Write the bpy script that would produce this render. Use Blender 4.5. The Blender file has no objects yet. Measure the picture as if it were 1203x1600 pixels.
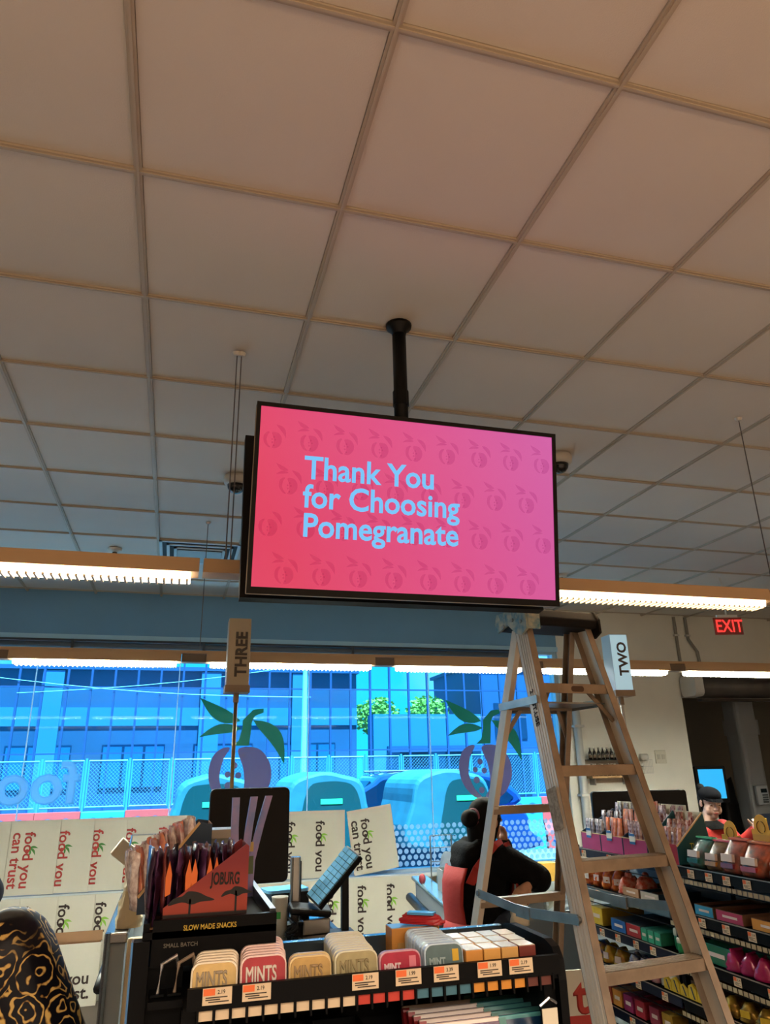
import bpy, bmesh, math, random
from mathutils import Vector, Matrix
S = bpy.context.scene
COL = S.collection
random.seed(7)
PI = math.pi
# ---------------------------------------------------------------- camera
def cam_matrix(yaw, pitch, roll, loc):
    fwd = Vector((math.sin(yaw)*math.cos(pitch), math.cos(yaw)*math.cos(pitch), math.sin(pitch)))
    right = Vector((math.cos(yaw), -math.sin(yaw), 0)); up = right.cross(fwd)
    r = right*math.cos(roll) + up*math.sin(roll); u = up*math.cos(roll) - right*math.sin(roll)
    m = Matrix.Identity(4)
    for i in range(3):
        m[i][0], m[i][1], m[i][2], m[i][3] = r[i], u[i], -fwd[i], loc[i]
    return m
cd = bpy.data.cameras.new('camera'); cam = bpy.data.objects.new('camera', cd); COL.objects.link(cam)
cd.sensor_fit = 'HORIZONTAL'; cd.sensor_width = 36; cd.lens = 36*1125.1/1203; cd.clip_start = .05; cd.clip_end = 300
cam.matrix_world = cam_matrix(.27927, .342855, -.020466, (0, 0, 1.7))
S.camera = cam
# ---------------------------------------------------------------- world, sun, added fill lighting
w = bpy.data.worlds.new('world'); S.world = w; w.use_nodes = True
nt = w.node_tree; nt.nodes.clear()
out = nt.nodes.new('ShaderNodeOutputWorld'); bg = nt.nodes.new('ShaderNodeBackground')
tc = nt.nodes.new('ShaderNodeTexCoord'); sp = nt.nodes.new('ShaderNodeSeparateXYZ'); rp = nt.nodes.new('ShaderNodeValToRGB')
nz = nt.nodes.new('ShaderNodeTexNoise'); nz.inputs['Scale'].default_value = 3.2; nz.inputs['Detail'].default_value = 5
cr = nt.nodes.new('ShaderNodeValToRGB'); mx = nt.nodes.new('ShaderNodeMix'); mx.data_type = 'RGBA'
rp.color_ramp.elements[0].position = .0; rp.color_ramp.elements[0].color = (.12, 1.35, 1.5, 1)
rp.color_ramp.elements[1].position = .7; rp.color_ramp.elements[1].color = (.10, .60, 1.3, 1)
cr.color_ramp.elements[0].position = .52; cr.color_ramp.elements[0].color = (0, 0, 0, 1)
cr.color_ramp.elements[1].position = .68; cr.color_ramp.elements[1].color = (1, 1, 1, 1)
L = nt.links.new
L(tc.outputs['Generated'], sp.inputs[0]); L(sp.outputs['Z'], rp.inputs[0]); L(tc.outputs['Generated'], nz.inputs[0]); L(nz.outputs[0], cr.inputs[0])
L(cr.outputs[0], mx.inputs[0]); L(rp.outputs[0], mx.inputs[6]); mx.inputs[7].default_value = (1.5, 1.45, 1.35, 1)
L(mx.outputs[2], bg.inputs[0]); bg.inputs[1].default_value = 0.98; L(bg.outputs[0], out.inputs[0])
def sun(name, energy, col, rot):
    d = bpy.data.lights.new(name, 'SUN'); d.energy = energy; d.color = col; d.angle = .01
    o = bpy.data.objects.new(name, d); COL.objects.link(o); o.rotation_euler = rot; return o
sun('sun', 36.0, (1, .94, .85), (math.radians(20), 0, math.radians(12)))
def area(name, loc, sx, sy, energy, col, up=False, spread=180):
    d = bpy.data.lights.new(name, 'AREA'); d.spread = math.radians(spread); d.shape = 'RECTANGLE'; d.size = sx; d.size_y = sy; d.energy = energy; d.color = col
    o = bpy.data.objects.new(name, d); COL.objects.link(o); o.location = loc
    if up: o.rotation_euler = (PI, 0, 0)
    return o
WARM = (1, .56, .27)
for ly, k, j in ((.0, .13, .05), (-1.5, 1.0, 1.0), (-3.8, 1.0, 1.0)):  # out-of-view strip lights added to fill the ceiling and shelf fronts
    area('fill_row_down', (1.5, ly, 2.38), 9, .16, 520*k, (1, .89, .75), False, 150)
    area('fill_row_up', (1.5, ly, 2.40), 9, .16, 92*j, WARM, True, 172)
S.view_settings.view_transform = 'Standard'; S.view_settings.look = 'None'
S.view_settings.exposure = 0.3; S.view_settings.gamma = 1; S.view_settings.use_curve_mapping = False
S.cycles.use_denoising = True; S.cycles.max_bounces = 7; S.cycles.diffuse_bounces = 4; S.cycles.transparent_max_bounces = 24
S.cycles.sample_clamp_indirect = 4; S.cycles.caustics_reflective = False; S.cycles.caustics_refractive = False
# ---------------------------------------------------------------- helpers
def lin(h):
    h = h.lstrip('#'); o = []
    for i in (0, 2, 4):
        c = int(h[i:i+2], 16)/255
        o.append(c/12.92 if c <= .04045 else ((c+.055)/1.055)**2.4)
    return tuple(o) + (1,)
MATS = {}
def mat(key, hexc='808080', rough=.55, metal=0, noise=None, bump=None, emit=None, estr=1, coat=0, spec=.5, hex2=None, scale3=None):
    """principled material; noise=(scale, amount or blend factor) mottles the colour, bump=(scale, strength) gives grain"""
    if key in MATS: return MATS[key]
    m = bpy.data.materials.new(key); m.use_nodes = True; MATS[key] = m
    n = m.node_tree.nodes; l = m.node_tree.links; b = n['Principled BSDF']
    c = lin(hexc); b.inputs['Base Color'].default_value = c
    b.inputs['Roughness'].default_value = rough; b.inputs['Metallic'].default_value = metal
    b.inputs['Specular IOR Level'].default_value = spec; b.inputs['Coat Weight'].default_value = coat
    m.diffuse_color = c
    if noise or bump:
        t = n.new('ShaderNodeTexCoord'); mp = n.new('ShaderNodeMapping'); l.new(t.outputs['Object'], mp.inputs[0])
        if scale3: mp.inputs['Scale'].default_value = scale3
    if noise:
        a = n.new('ShaderNodeTexNoise'); a.inputs['Scale'].default_value = noise[0]; a.inputs['Detail'].default_value = 6
        r = n.new('ShaderNodeValToRGB'); l.new(mp.outputs[0], a.inputs[0]); l.new(a.outputs[0], r.inputs[0])
        c2 = lin(hex2) if hex2 else tuple(x*(1-noise[1]) for x in c[:3]) + (1,)
        r.color_ramp.elements[0].position = .35; r.color_ramp.elements[1].position = .65
        r.color_ramp.elements[0].color = c2; r.color_ramp.elements[1].color = c
        l.new(r.outputs[0], b.inputs['Base Color'])
    if bump:
        a = n.new('ShaderNodeTexNoise'); a.inputs['Scale'].default_value = bump[0]; a.inputs['Detail'].default_value = 4
        q = n.new('ShaderNodeBump'); q.inputs['Strength'].default_value = bump[1]; q.inputs['Distance'].default_value = .01
        l.new(mp.outputs[0], a.inputs[0]); l.new(a.outputs[0], q.inputs['Height']); l.new(q.outputs[0], b.inputs['Normal'])
    if emit:
        b.inputs['Emission Color'].default_value = lin(emit); b.inputs['Emission Strength'].default_value = estr
    return m
def clear(key, hexc, gloss=.06, rough=.02, diff=0, dhex='ffffff'):
    """see-through sheet: tinted transmission + a little mirror + optional vinyl scatter"""
    if key in MATS: return MATS[key]
    m = bpy.data.materials.new(key); m.use_nodes = True; MATS[key] = m
    n = m.node_tree.nodes; l = m.node_tree.links; n.clear()
    o = n.new('ShaderNodeOutputMaterial'); t = n.new('ShaderNodeBsdfTransparent'); t.inputs[0].default_value = lin(hexc)
    g = n.new('ShaderNodeBsdfGlossy'); g.inputs['Roughness'].default_value = rough
    last = t
    if diff:
        d0 = n.new('ShaderNodeBsdfDiffuse'); d0.inputs[0].default_value = lin(dhex)
        d1 = n.new('ShaderNodeBsdfTranslucent'); d1.inputs[0].default_value = lin(dhex)
        d = n.new('ShaderNodeMixShader'); d.inputs[0].default_value = .65; l.new(d0.outputs[0], d.inputs[1]); l.new(d1.outputs[0], d.inputs[2])
        x = n.new('ShaderNodeMixShader'); x.inputs[0].default_value = diff; l.new(t.outputs[0], x.inputs[1]); l.new(d.outputs[0], x.inputs[2]); last = x
    x = n.new('ShaderNodeMixShader'); x.inputs[0].default_value = gloss; l.new(last.outputs[0], x.inputs[1]); l.new(g.outputs[0], x.inputs[2])
    l.new(x.outputs[0], o.inputs[0]); return m
def B(): return bmesh.new()
def bx(bm, x0, x1, y0, y1, z0, z1, m=None):
    v = [bm.verts.new(Vector(p) if m is None else m @ Vector(p)) for p in
         ((x0,y0,z0),(x1,y0,z0),(x1,y1,z0),(x0,y1,z0),(x0,y0,z1),(x1,y0,z1),(x1,y1,z1),(x0,y1,z1))]
    for f in ((0,3,2,1),(4,5,6,7),(0,1,5,4),(1,2,6,5),(2,3,7,6),(3,0,4,7)): bm.faces.new([v[i] for i in f])
    return bm
def frame_of(d):
    d = d.normalized(); a = Vector((0,0,1)) if abs(d.z) < .9 else Vector((1,0,0))
    u = d.cross(a).normalized(); return u, d.cross(u).normalized()
def tube(bm, pts, r, n=8, cap=True):
    """round bar along points; r may be a list of radii"""
    pts = [Vector(p) for p in pts]; rings = []
    for i, p in enumerate(pts):
        d = (pts[min(i+1, len(pts)-1)] - pts[max(i-1, 0)]); u, v = frame_of(d)
        rr = r[i] if isinstance(r, (list, tuple)) else r
        if rings and i:
            pass
        rings.append([bm.verts.new(p + (u*math.cos(2*PI*k/n) + v*math.sin(2*PI*k/n))*rr) for k in range(n)])
    for a, b in zip(rings, rings[1:]):
        for k in range(n): bm.faces.new((a[k], a[(k+1)%n], b[(k+1)%n], b[k]))
    if cap: bm.faces.new(rings[0][::-1]); bm.faces.new(rings[-1])
    return bm
def bar(bm, p0, p1, w, h, up=(0,0,1)):
    """square bar from p0 to p1, w wide across, h along 'up'"""
    p0, p1 = Vector(p0), Vector(p1); d = (p1-p0).normalized(); u = Vector(up); s = d.cross(u).normalized(); u = s.cross(d)
    v = [bm.verts.new(p + s*a*w/2 + u*b*h/2) for p in (p0, p1) for a, b in ((-1,-1),(1,-1),(1,1),(-1,1))]
    for f in ((0,1,2,3),(7,6,5,4),(0,4,5,1),(1,5,6,2),(2,6,7,3),(3,7,4,0)): bm.faces.new([v[i] for i in f])
    return bm
def prism(bm, poly, d0, d1, ax='y', m=None):
    """polygon (a,b) extruded from d0 to d1 along ax: 'y' -> (a,d,b), 'x' -> (d,a,b), 'z' -> (a,b,d)"""
    def P(a, b, d):
        p = Vector({'y': (a,d,b), 'x': (d,a,b), 'z': (a,b,d)}[ax]); return p if m is None else m @ p
    A = [bm.verts.new(P(a,b,d0)) for a, b in poly]; Bv = [bm.verts.new(P(a,b,d1)) for a, b in poly]; n = len(poly)
    fs = [bm.faces.new(A), bm.faces.new(Bv[::-1])]
    for i in range(n): bm.faces.new((A[i], Bv[i], Bv[(i+1)%n], A[(i+1)%n]))
    bmesh.ops.recalc_face_normals(bm, faces=bm.faces); return bm
def lathe(bm, prof, n=16, c=(0,0,0)):
    """profile (r,z) turned about a vertical axis at c"""
    R = [[bm.verts.new((c[0]+r*math.cos(2*PI*k/n), c[1]+r*math.sin(2*PI*k/n), c[2]+z)) for k in range(n)] for r, z in prof]
    for a, b in zip(R, R[1:]):
        for k in range(n): bm.faces.new((a[k], a[(k+1)%n], b[(k+1)%n], b[k]))
    bm.faces.new(R[0][::-1]); bm.faces.new(R[-1]); return bm
def rrect(w, h, r, n=4, cx=0, cy=0):
    o = []
    for sx, sy, a0 in ((1,1,0),(-1,1,90),(-1,-1,180),(1,-1,270)):
        for k in range(n+1):
            a = math.radians(a0+90*k/n); o.append((cx+sx*(w/2-r)+r*math.cos(a), cy+sy*(h/2-r)+r*math.sin(a)))
    return o
def ell(bm, c, r, seg=16, m=None):
    t = Matrix.Translation(c) @ (m or Matrix.Identity(4)) @ Matrix.Diagonal((*r, 1))
    bmesh.ops.create_uvsphere(bm, u_segments=seg, v_segments=max(6, seg*2//3), radius=1, matrix=t); return bm
def obj(name, bm, m, parent=None, loc=None, smooth=False, bevel=0, data=None):
    if data is None:
        data = bpy.data.meshes.new(name)
        bmesh.ops.recalc_face_normals(bm, faces=bm.faces); bm.to_mesh(data); bm.free()
        if m is not None: data.materials.append(m if not isinstance(m, str) else MATS[m])
        if smooth:
            for p in data.polygons: p.use_smooth = True
    o = bpy.data.objects.new(name, data); COL.objects.link(o)
    if parent: o.parent = parent
    if loc is not None: o.location = loc
    if bevel:
        q = o.modifiers.new('bevel', 'BEVEL'); q.width = bevel; q.segments = 2; q.limit_method = 'ANGLE'
    return o
def tag(o, label, cat, group=None):
    o['label'] = label; o['category'] = cat
    if group: o['group'] = group
    return o
def thing(name, label, cat, loc=(0,0,0), rz=0, group=None):
    o = bpy.data.objects.new(name, None); COL.objects.link(o); o.location = loc; o.rotation_euler = (0,0,rz)
    o.empty_display_size = .05
    return tag(o, label, cat, group)
def struct(name, bm, m, parent=None, **k):
    o = obj(name, bm, m, parent, **k)
    o['kind'] = 'structure'; return o
def dup(root, loc=None, rz=None, label=None, group=None, rot=None):
    r = root.copy(); COL.objects.link(r)
    if loc is not None: r.location = loc
    if rz is not None: r.rotation_euler = (0,0,rz)
    if rot is not None: r.rotation_euler = rot
    if label: r['label'] = label
    if group: r['group'] = group
    for ch in list(root.children):
        c = ch.copy(); COL.objects.link(c); c.parent = r
        for g in ch.children:
            d = g.copy(); COL.objects.link(d); d.parent = c
    return r
_tx = {}
def text(name, body, size, m, parent, mtx, off=.0, depth=.0006, align='LEFT', xs=1.0, space=1.0):
    """flat printed lettering as a thin mesh; local x runs along the text, local y up, local z faces the reader"""
    key = (body, size, m.name, off, depth, align, xs, space)
    if key not in _tx:
        c = bpy.data.curves.new('lettering', 'FONT'); c.body = body; c.size = size; c.bevel_depth = off; c.bevel_resolution = 0; c.extrude = depth; c.align_x = align
        c.resolution_u = 3; c.space_line = space
        t = bpy.data.objects.new('lettering', c); COL.objects.link(t)
        me = bpy.data.meshes.new_from_object(t.evaluated_get(bpy.context.evaluated_depsgraph_get()))
        bpy.data.objects.remove(t); bpy.data.curves.remove(c)
        if xs != 1:
            for v in me.vertices: v.co.x *= xs
        me.materials.clear(); me.materials.append(m); me.name = name; _tx[key] = me
    o = bpy.data.objects.new(name, _tx[key]); COL.objects.link(o); o.parent = parent; o.matrix_local = mtx; return o
def facing(loc, x=(1,0,0), up=(0,0,1)):
    """matrix with local x along 'x', local y along 'up', local z towards the reader"""
    x = Vector(x).normalized(); u = Vector(up).normalized(); z = x.cross(u).normalized()
    m = Matrix.Identity(4)
    for i in range(3): m[i][0], m[i][1], m[i][2], m[i][3] = x[i], u[i], z[i], loc[i]
    return m
def smoothpoly(pts, n=4):
    o = []; k = len(pts)
    for i in range(k):
        p0, p1, p2, p3 = (Vector(pts[(i+j-1) % k]) for j in range(4))
        for t in range(n):
            t /= n
            q = .5*((2*p1)+(p2-p0)*t+(2*p0-5*p1+4*p2-p3)*t*t+(3*p1-p0-3*p2+p3)*t*t*t); o.append((q.x, q.y))
    return o
# ---------------------------------------------------------------- room shell
CEIL = 3.367; WY = 7.37; TL = .61; GX = -.2221; GY = 1.1704
XL, XR, YB = -4.6, 9.2, -6.2
m_wall = mat('painted_wall', 'e6e2d4', .85, noise=(2.2, .06), bump=(60, .05))
m_white = mat('white_paint', 'c9c6bd', .7)
m_tile = mat('ceiling_tile', 'd8d2c8', .92, noise=(1.3, .05), bump=(220, .12))
m_grid = mat('ceiling_grid', 'b5aa98', .6)
m_dark = mat('dark_void', '3a3632', .8)
ce = B(); bx(ce, XL, XR, YB, 7.57, CEIL+.03, CEIL+.15); bx(ce, 5.4, XR, 7.57, 9.45, CEIL+.03, CEIL+.15)
ceiling = struct('ceiling', ce, m_tile)
t_me = None
for i in range(-4, 16):
    for j in range(-3, 11):
        x = GX+i*TL; y = GY+j*TL; y1 = min(y+TL, WY)
        if y1-y < .1: continue
        if t_me is None or y1 < y+TL-.01:
            b = B(); hw = TL/2-.013; hy = (y1-y)/2-.013
            bx(b, -hw, hw, -hy, hy, 0, .02); me_o = obj('ceiling_tile', b, m_tile, ceiling, bevel=0); me = me_o.data
            if t_me is None and y1 > y+TL-.01: t_me = me
        else: me_o = obj('ceiling_tile', None, None, ceiling, data=t_me)
        me_o.location = (x+TL/2, (y+y1)/2, CEIL+.004+random.uniform(0, .003))
for i in range(-4, 17):
    b = B(); x = GX+i*TL; bx(b, x-.0115, x+.0115, GY-3*TL, WY, CEIL-.002, CEIL+.03); bx(b, x-.004, x+.004, GY-3*TL, WY, CEIL-.007, CEIL)
    obj('grid_bar', b, m_grid, ceiling)
for j in range(-3, 11):
    b = B(); y = GY+j*TL; bx(b, GX-4*TL, GX+16*TL, y-.0115, y+.0115, CEIL-.001, CEIL+.03); bx(b, GX-4*TL, GX+16*TL, y-.004, y+.004, CEIL-.005, CEIL)
    obj('grid_bar', b, m_grid, ceiling)
struct('floor', bx(B(), XL, XR, YB, 9.4, -.1, 0), mat('vinyl_floor', '57493f', .35, noise=(3, .2)))
WX = 4.10; SOF = 2.93; SILL = .735
wb = B()
bx(wb, XL, WX, WY, WY+.2, -.05, SILL)
bx(wb, WX, 5.66, WY, WY+.2, -.05, CEIL+.03); bx(wb, 5.66, XR, WY, WY+.2, 2.43, CEIL+.03)
wall_back = struct('wall_back', wb, m_wall)
struct('trim_2', bx(B(), XL, WX, WY, WY+.2, SOF, CEIL+.03), mat('soffit_blue_light', '74a2c4', .85, noise=(2, .05)))  # bluish window light painted into the soffit colour
struct('wall_left', bx(B(), XL-.15, XL, YB, WY+.2, -.05, CEIL+.03), m_wall)
struct('wall_right', bx(B(), XR, XR+.15, YB, 9.5, -.05, CEIL+.03), m_wall)
struct('wall_rear', bx(B(), XL, XR, YB-.15, YB, -.05, CEIL+.03), m_wall)
struct('wall_vestibule', bx(bx(B(), 5.4, XR, 9.3, 9.45, -.05, CEIL), 5.5, 5.66, WY+.2, 9.3, -.05, CEIL), mat('vestibule_wall', '7d7a70', .85))
struct('roof', bx(bx(B(), XL-.3, XR+.3, YB-.3, 7.6, CEIL+.3, CEIL+.5), 5.4, XR+.3, 7.6, 9.6, CEIL+.3, CEIL+.5), m_dark)
# window
m_frame = mat('window_frame', 'a9c3d0', .4, .3)
win = struct('window_1', bx(bx(bx(B(), XL, WX, WY+.03, WY+.14, SILL, SILL+.05), XL, WX, WY+.03, WY+.14, SOF-.05, SOF), WX-.05, WX, WY+.03, WY+.14, SILL+.05, SOF-.05), m_frame)
GLASS = clear('blue_tinted_glass', 'b8e8ff', .007, .01)
m_joint = clear('silicone_joint', 'd8f4ff', .02, .3, .85, 'ffffff')
ex = [-3.843, -2.56, -1.277, .01, 1.29, 2.575, WX-.05]
for a, c in zip(ex, ex[1:]):
    obj('pane', bx(B(), a+.004, c-.004, WY+.08, WY+.088, SILL+.04, SOF-.04), GLASS, win)
for a in ex[1:-1]:
    obj('glass_joint', bx(B(), a-.0045, a+.0045, WY+.074, WY+.094, SILL+.04, SOF-.04), m_joint, win)
obj('window_sill', bx(B(), XL, WX, WY-.10, WY+.05, SILL-.01, SILL+.025), mat('sill_paint', 'c2cdd0', .25), win)
struct('trim_1', bx(B(), XL, WX, WY-.022, WY, SOF-.02, SOF+.03), mat('soffit_trim', 'a8d4e8', .4))  # blue of the window light put into the trim colour
# roller shade housing under the soffit
sh = thing('roller_shade', 'dark rolled window shade tucked under the soffit above the window', 'window shade', (0, WY-.03, SOF-.07))
obj('roll', tube(B(), ((-2.6, 0, 0), (3.72, 0, 0)), .03, 12), mat('shade_fabric', '59626a', .7), sh, smooth=True)
obj('head_rail', bx(B(), -2.6, 3.72, -.035, .028, .032, .05), mat('rail_dark', '3b4248', .4, .5), sh)
for x in (-.98, .22, 1.72, 3.7):
    obj('bracket', bx(B(), x-.012, x+.012, -.04, .028, -.045, .05), mat('rail_dark'), sh)
# frosted dot band
m_vin = clear('frosted_vinyl', 'c9f4ff', .02, .3, .75, 'f2fcff')
b = B(); zz = SILL+.09; r = 0
while zz < 1.17:
    x = 1.9+(r % 2)*.032
    while x < 3.95:
        k = [b.verts.new((x+.024*math.cos(a*PI/5), WY+.0785, zz+.024*math.sin(a*PI/5))) for a in range(10)]; b.faces.new(k); x += .064
    zz += .055; r += 1
d = obj('dot_frit', b, m_vin, win); d['kind'] = 'stuff'
# ---- fruit decals on the glass
def leaf(tip, base, wd, bend=0):
    t, s = Vector(tip), Vector(base); d = t-s; n = Vector((-d.y, d.x)).normalized(); o = []
    for i in range(9):
        u = i/8; o.append(s+d*u+n*(wd*math.sin(PI*u**.8)+bend*math.sin(PI*u)))
    for i in range(7, 0, -1):
        u = i/8; o.append(s+d*u+n*(-wd*math.sin(PI*u**.8)*.55+bend*math.sin(PI*u)))
    return [(p.x, p.y) for p in o]
FR_BODY = smoothpoly([(-.03, .25), (-.015, .17), (.02, .09), (.04, -.03), (.03, -.16), (-.02, -.25), (.09, -.27), (.21, -.2), (.29, -.05), (.28, .11), (.19, .235), (.07, .27)], 3)
FR_RIM = smoothpoly([(-.11, .26), (-.17, .15), (-.195, -.02), (-.14, -.16), (-.06, -.25), (-.15, -.24), (-.26, -.12), (-.3, .03), (-.27, .18), (-.19, .255)], 3)
FR_SEED = [(-.06, .1, .03), (-.12, .02, .028), (-.02, .01, .03), (-.11, -.08, .034), (-.06, -.18, .032), (.02, .19, .02)]
FR_LEAF = [leaf((-.42, .73), (-.02, .51), .085, .02), leaf((-.41, .36), (-.01, .44), .06, -.05), leaf((.42, .10), (.1, .52), .09, .06)]
FR_STEM = [(-.09, .28), (-.03, .33), (.0, .44), (.0, .52), (.10, .62), (.2, .63), (.2, .59), (.12, .56), (.09, .5), (.08, .38), (.07, .28)]
m_purple = clear('purple_vinyl', 'a898b8', .01, .3, .8, 'b8a0b0')
m_green = clear('green_vinyl', '4fb59a', .01, .3, .75, '46b08a')
def decal(x, z, lab):
    t = thing('fruit_decal', lab, 'window decal', (x, WY+.0765, z), 0, 'fruit decals on the window glass')
    f = prism(prism(B(), FR_BODY, 0, .001), FR_RIM, 0, .001)
    obj('fruit', f, m_purple, t)
    for sx, sz, r in FR_SEED: obj('seed', prism(B(), [(sx+r*math.cos(k*PI/6), sz+r*math.sin(k*PI/6)) for k in range(12)], -.0002, .0012), m_purple, t)
    for lf in FR_LEAF: obj('leaf', prism(B(), lf, 0, .001), m_green, t)
    obj('stem', prism(B(), FR_STEM, -.0004, .0006), m_green, t)
decal(.64, 1.66, 'purple pomegranate sticker with green leaves on glass beside the lane three pole')
decal(3.18, 1.655, 'purple pomegranate sticker with green leaves on glass behind the stepladder')
t = thing('window_lettering', 'large pale mirrored word lettering stuck on the left window panes', 'window decal', (-.80, WY+.077, 1.475))
lt = text('lettering', 'food you', .50, clear('pale_vinyl', 'c9f2ff', .01, .3, .6, 'd9f6ff'), t, Matrix.Rotation(PI/2, 4, 'X') @ Matrix.Diagonal((-1, 1, 1, 1)), .014, .0005)
# ---- header gear and vestibule
hs = thing('shutter_housing', 'dark roll-up gate housing with white end cap over the doorway', 'shutter', (5.66, WY-.16, 2.53))
obj('drum', tube(B(), ((.1, 0, .0), (3.3, 0, .0)), .13, 16), mat('dark_steel', '4a443e', .5, .4, noise=(5, .3)), hs, smooth=True)
obj('end_cap', prism(B(), rrect(.26, .24, .06), -.02, .10, 'x'), m_white, hs, bevel=.008)
obj('bottom_rail', bx(B(), .1, 3.3, -.05, .03, -.17, -.14), mat('dark_steel'), hs)
# ---------------------------------------------------------------- outside the window
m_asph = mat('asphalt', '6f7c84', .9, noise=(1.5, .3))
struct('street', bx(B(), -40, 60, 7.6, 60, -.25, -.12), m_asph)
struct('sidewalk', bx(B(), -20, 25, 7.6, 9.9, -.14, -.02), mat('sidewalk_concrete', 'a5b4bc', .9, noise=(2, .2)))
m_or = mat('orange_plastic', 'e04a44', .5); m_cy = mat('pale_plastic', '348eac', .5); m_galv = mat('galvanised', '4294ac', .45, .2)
def barrier_mesh():
    b = B(); bx(b, -.425, .425, -.14, .14, .48, 1.0); bx(b, -.405, .405, -.26, .26, -.12, .22); prism(b, [(-.26, .22), (.26, .22), (.14, .48), (-.14, .48)], -.415, .415, 'x'); return b
bar_me = {}
NTH = 'first second third fourth fifth sixth seventh eighth ninth tenth eleventh twelfth thirteenth fourteenth fifteenth sixteenth seventeenth'.split()
for i in range(-3, 14):
    x = -2.14+.858*i; colr = [m_or, m_or, m_cy][i % 3] if i < 3 else [m_or, m_cy][(i+1) % 2]
    if i in (-1, 0): colr = m_or
    if i == 1: colr = m_cy
    if i == 2: colr = m_or
    nm = 'orange' if colr is m_or else 'pale'
    t = thing('traffic_barrier', f'{nm} road barrier across the street, {NTH[i+3]} from the left of its row', 'barrier', (x, 17, 0), 0, 'road barriers across the street')
    if nm not in bar_me: o = obj('body', barrier_mesh(), colr, t, bevel=.02); bar_me[nm] = o.data
    else: o = obj('body', None, None, t, data=bar_me[nm])
    for s in (-1, 1):
        if 'port' not in bar_me: o = obj('port', lathe(B(), [(.088, -.17), (.088, .17)], 14), mat('port_dark', '245a80', .6), t); bar_me['port'] = o.data
        else: o = obj('port', None, None, t, data=bar_me['port'])
        o.rotation_euler = (PI/2, 0, 0); o.location = (s*.17, 0, .80)
    # fence panel standing on it
    f = thing('fence_panel', f'chain-link fence panel above the {nm} barrier, {NTH[i+3]} from the left', 'fence', (x, 17.03, 1.0), 0, 'mesh fence panels on the barriers')
    if 'fr' not in bar_me:
        b = B()
        for p, q in (((-.38, 0, .06), (-.38, 0, .98)), ((.38, 0, .06), (.38, 0, .98)), ((-.38, 0, .98), (.38, 0, .98)), ((-.38, 0, .08), (.38, 0, .08))): tube(b, (p, q), .017, 6)
        o = obj('frame', b, m_galv, f); bar_me['fr'] = o.data
        b = B()
        for k in range(-20, 21):
            for s in (-1, 1):
                c = k*.075; p = []
                for u in (-.37, .37):
                    p.append((u, s*u+c))
                (u0, z0), (u1, z1) = p
                def clip(u0, z0, u1, z1):
                    if abs(z1-z0) < 1e-6: return None
                    pts = []
                    for zz in (.09, .97):
                        pass
                    a, c2 = max(0, min(1, (.09-z0)/(z1-z0))), max(0, min(1, (.97-z0)/(z1-z0)))
                    lo, hi = min(a, c2), max(a, c2)
                    return None if hi-lo < .02 else ((u0+(u1-u0)*lo, z0+(z1-z0)*lo), (u0+(u1-u0)*hi, z0+(z1-z0)*hi))
                q = clip(u0, z0, u1, z1)
                if q: tube(b, ((q[0][0], 0, q[0][1]), (q[1][0], 0, q[1][1])), .0035, 3, False)
        o = obj('chain_link', b, mat('wire_mesh', '4f87a0', .5), f); bar_me['cl'] = o.data; o['kind'] = 'stuff'
        bar_me['po'] = obj('post', tube(B(), ((-.43, 0, 0), (-.43, 0, 1.03)), .026, 6), m_galv, f).data
    else:
        obj('frame', None, None, f, data=bar_me['fr']); o = obj('chain_link', None, None, f, data=bar_me['cl']); o['kind'] = 'stuff'
        obj('post', None, None, f, data=bar_me['po'])
# building, trees and glazed screen far across the street
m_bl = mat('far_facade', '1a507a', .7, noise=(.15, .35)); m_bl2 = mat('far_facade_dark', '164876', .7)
bd = thing('office_building', 'long low office block with flat roof across the street, left of the trees', 'building', (0, 40, 0))
obj('wall', bx(B(), -24, 9.6, 0, 1.6, -.2, 6.75), m_bl, bd)
obj('roof', bx(B(), -24.3, 9.7, -.3, 1.9, 6.75, 6.95), m_bl2, bd)
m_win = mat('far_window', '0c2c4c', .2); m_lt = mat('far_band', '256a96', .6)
obj('band', bx(B(), -24, 9.6, -.08, 0, 4.0, 4.9), m_lt, bd)
for k in range(7):
    f = obj('window', bx(B(), -21+k*4.4, -18+k*4.4, -.06, .02, 1.0, 3.1), m_win, bd)
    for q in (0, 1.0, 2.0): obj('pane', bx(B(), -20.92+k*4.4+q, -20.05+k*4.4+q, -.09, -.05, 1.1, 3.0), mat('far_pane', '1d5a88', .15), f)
for k, xx in enumerate((-6.5, 1.2, 6.0)):
    obj('pilaster', bx(B(), xx, xx+1.0, -.25, 0, -.2, 6.7), m_lt, bd)
b2 = thing('corner_building', 'dark blue office block with flat roof across the street, right of the trees', 'building', (21.6, 40, 0))
obj('wall', bx(B(), -4.6, 9, 0, 8, -.2, 7.4), m_bl2, b2); obj('roof', bx(B(), -4.8, 9.2, -.2, 8.2, 7.4, 7.6), m_bl, b2)
for k in range(4): obj('window', bx(B(), -3.8+k*3, -1.8+k*3, -.05, .02, 3.2, 5.2), m_win, b2)
for k in range(4): obj('door', bx(B(), -3.8+k*3, -1.8+k*3, -.05, .02, -.1, 2.4), m_win, b2)
pn = thing('entrance_pavilion', 'pale low entrance wall with dark doorways standing below the trees', 'building', (13.2, 37.5, 0))
obj('wall', bx(B(), -3.3, 2.7, 0, 1.2, -.2, 4.4), m_lt, pn)
for x in (-1.9, .6): obj('doorway', bx(B(), x, x+1.5, -.05, .02, -.1, 2.5), m_win, pn)
obj('lintel', bx(B(), -2.6, 2.6, -.3, .02, 2.5, 2.8), m_bl2, pn)
m_lf = mat('far_leaves', '8fae3e', .8); m_tr = mat('bark', '4a4438', .9)
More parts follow.
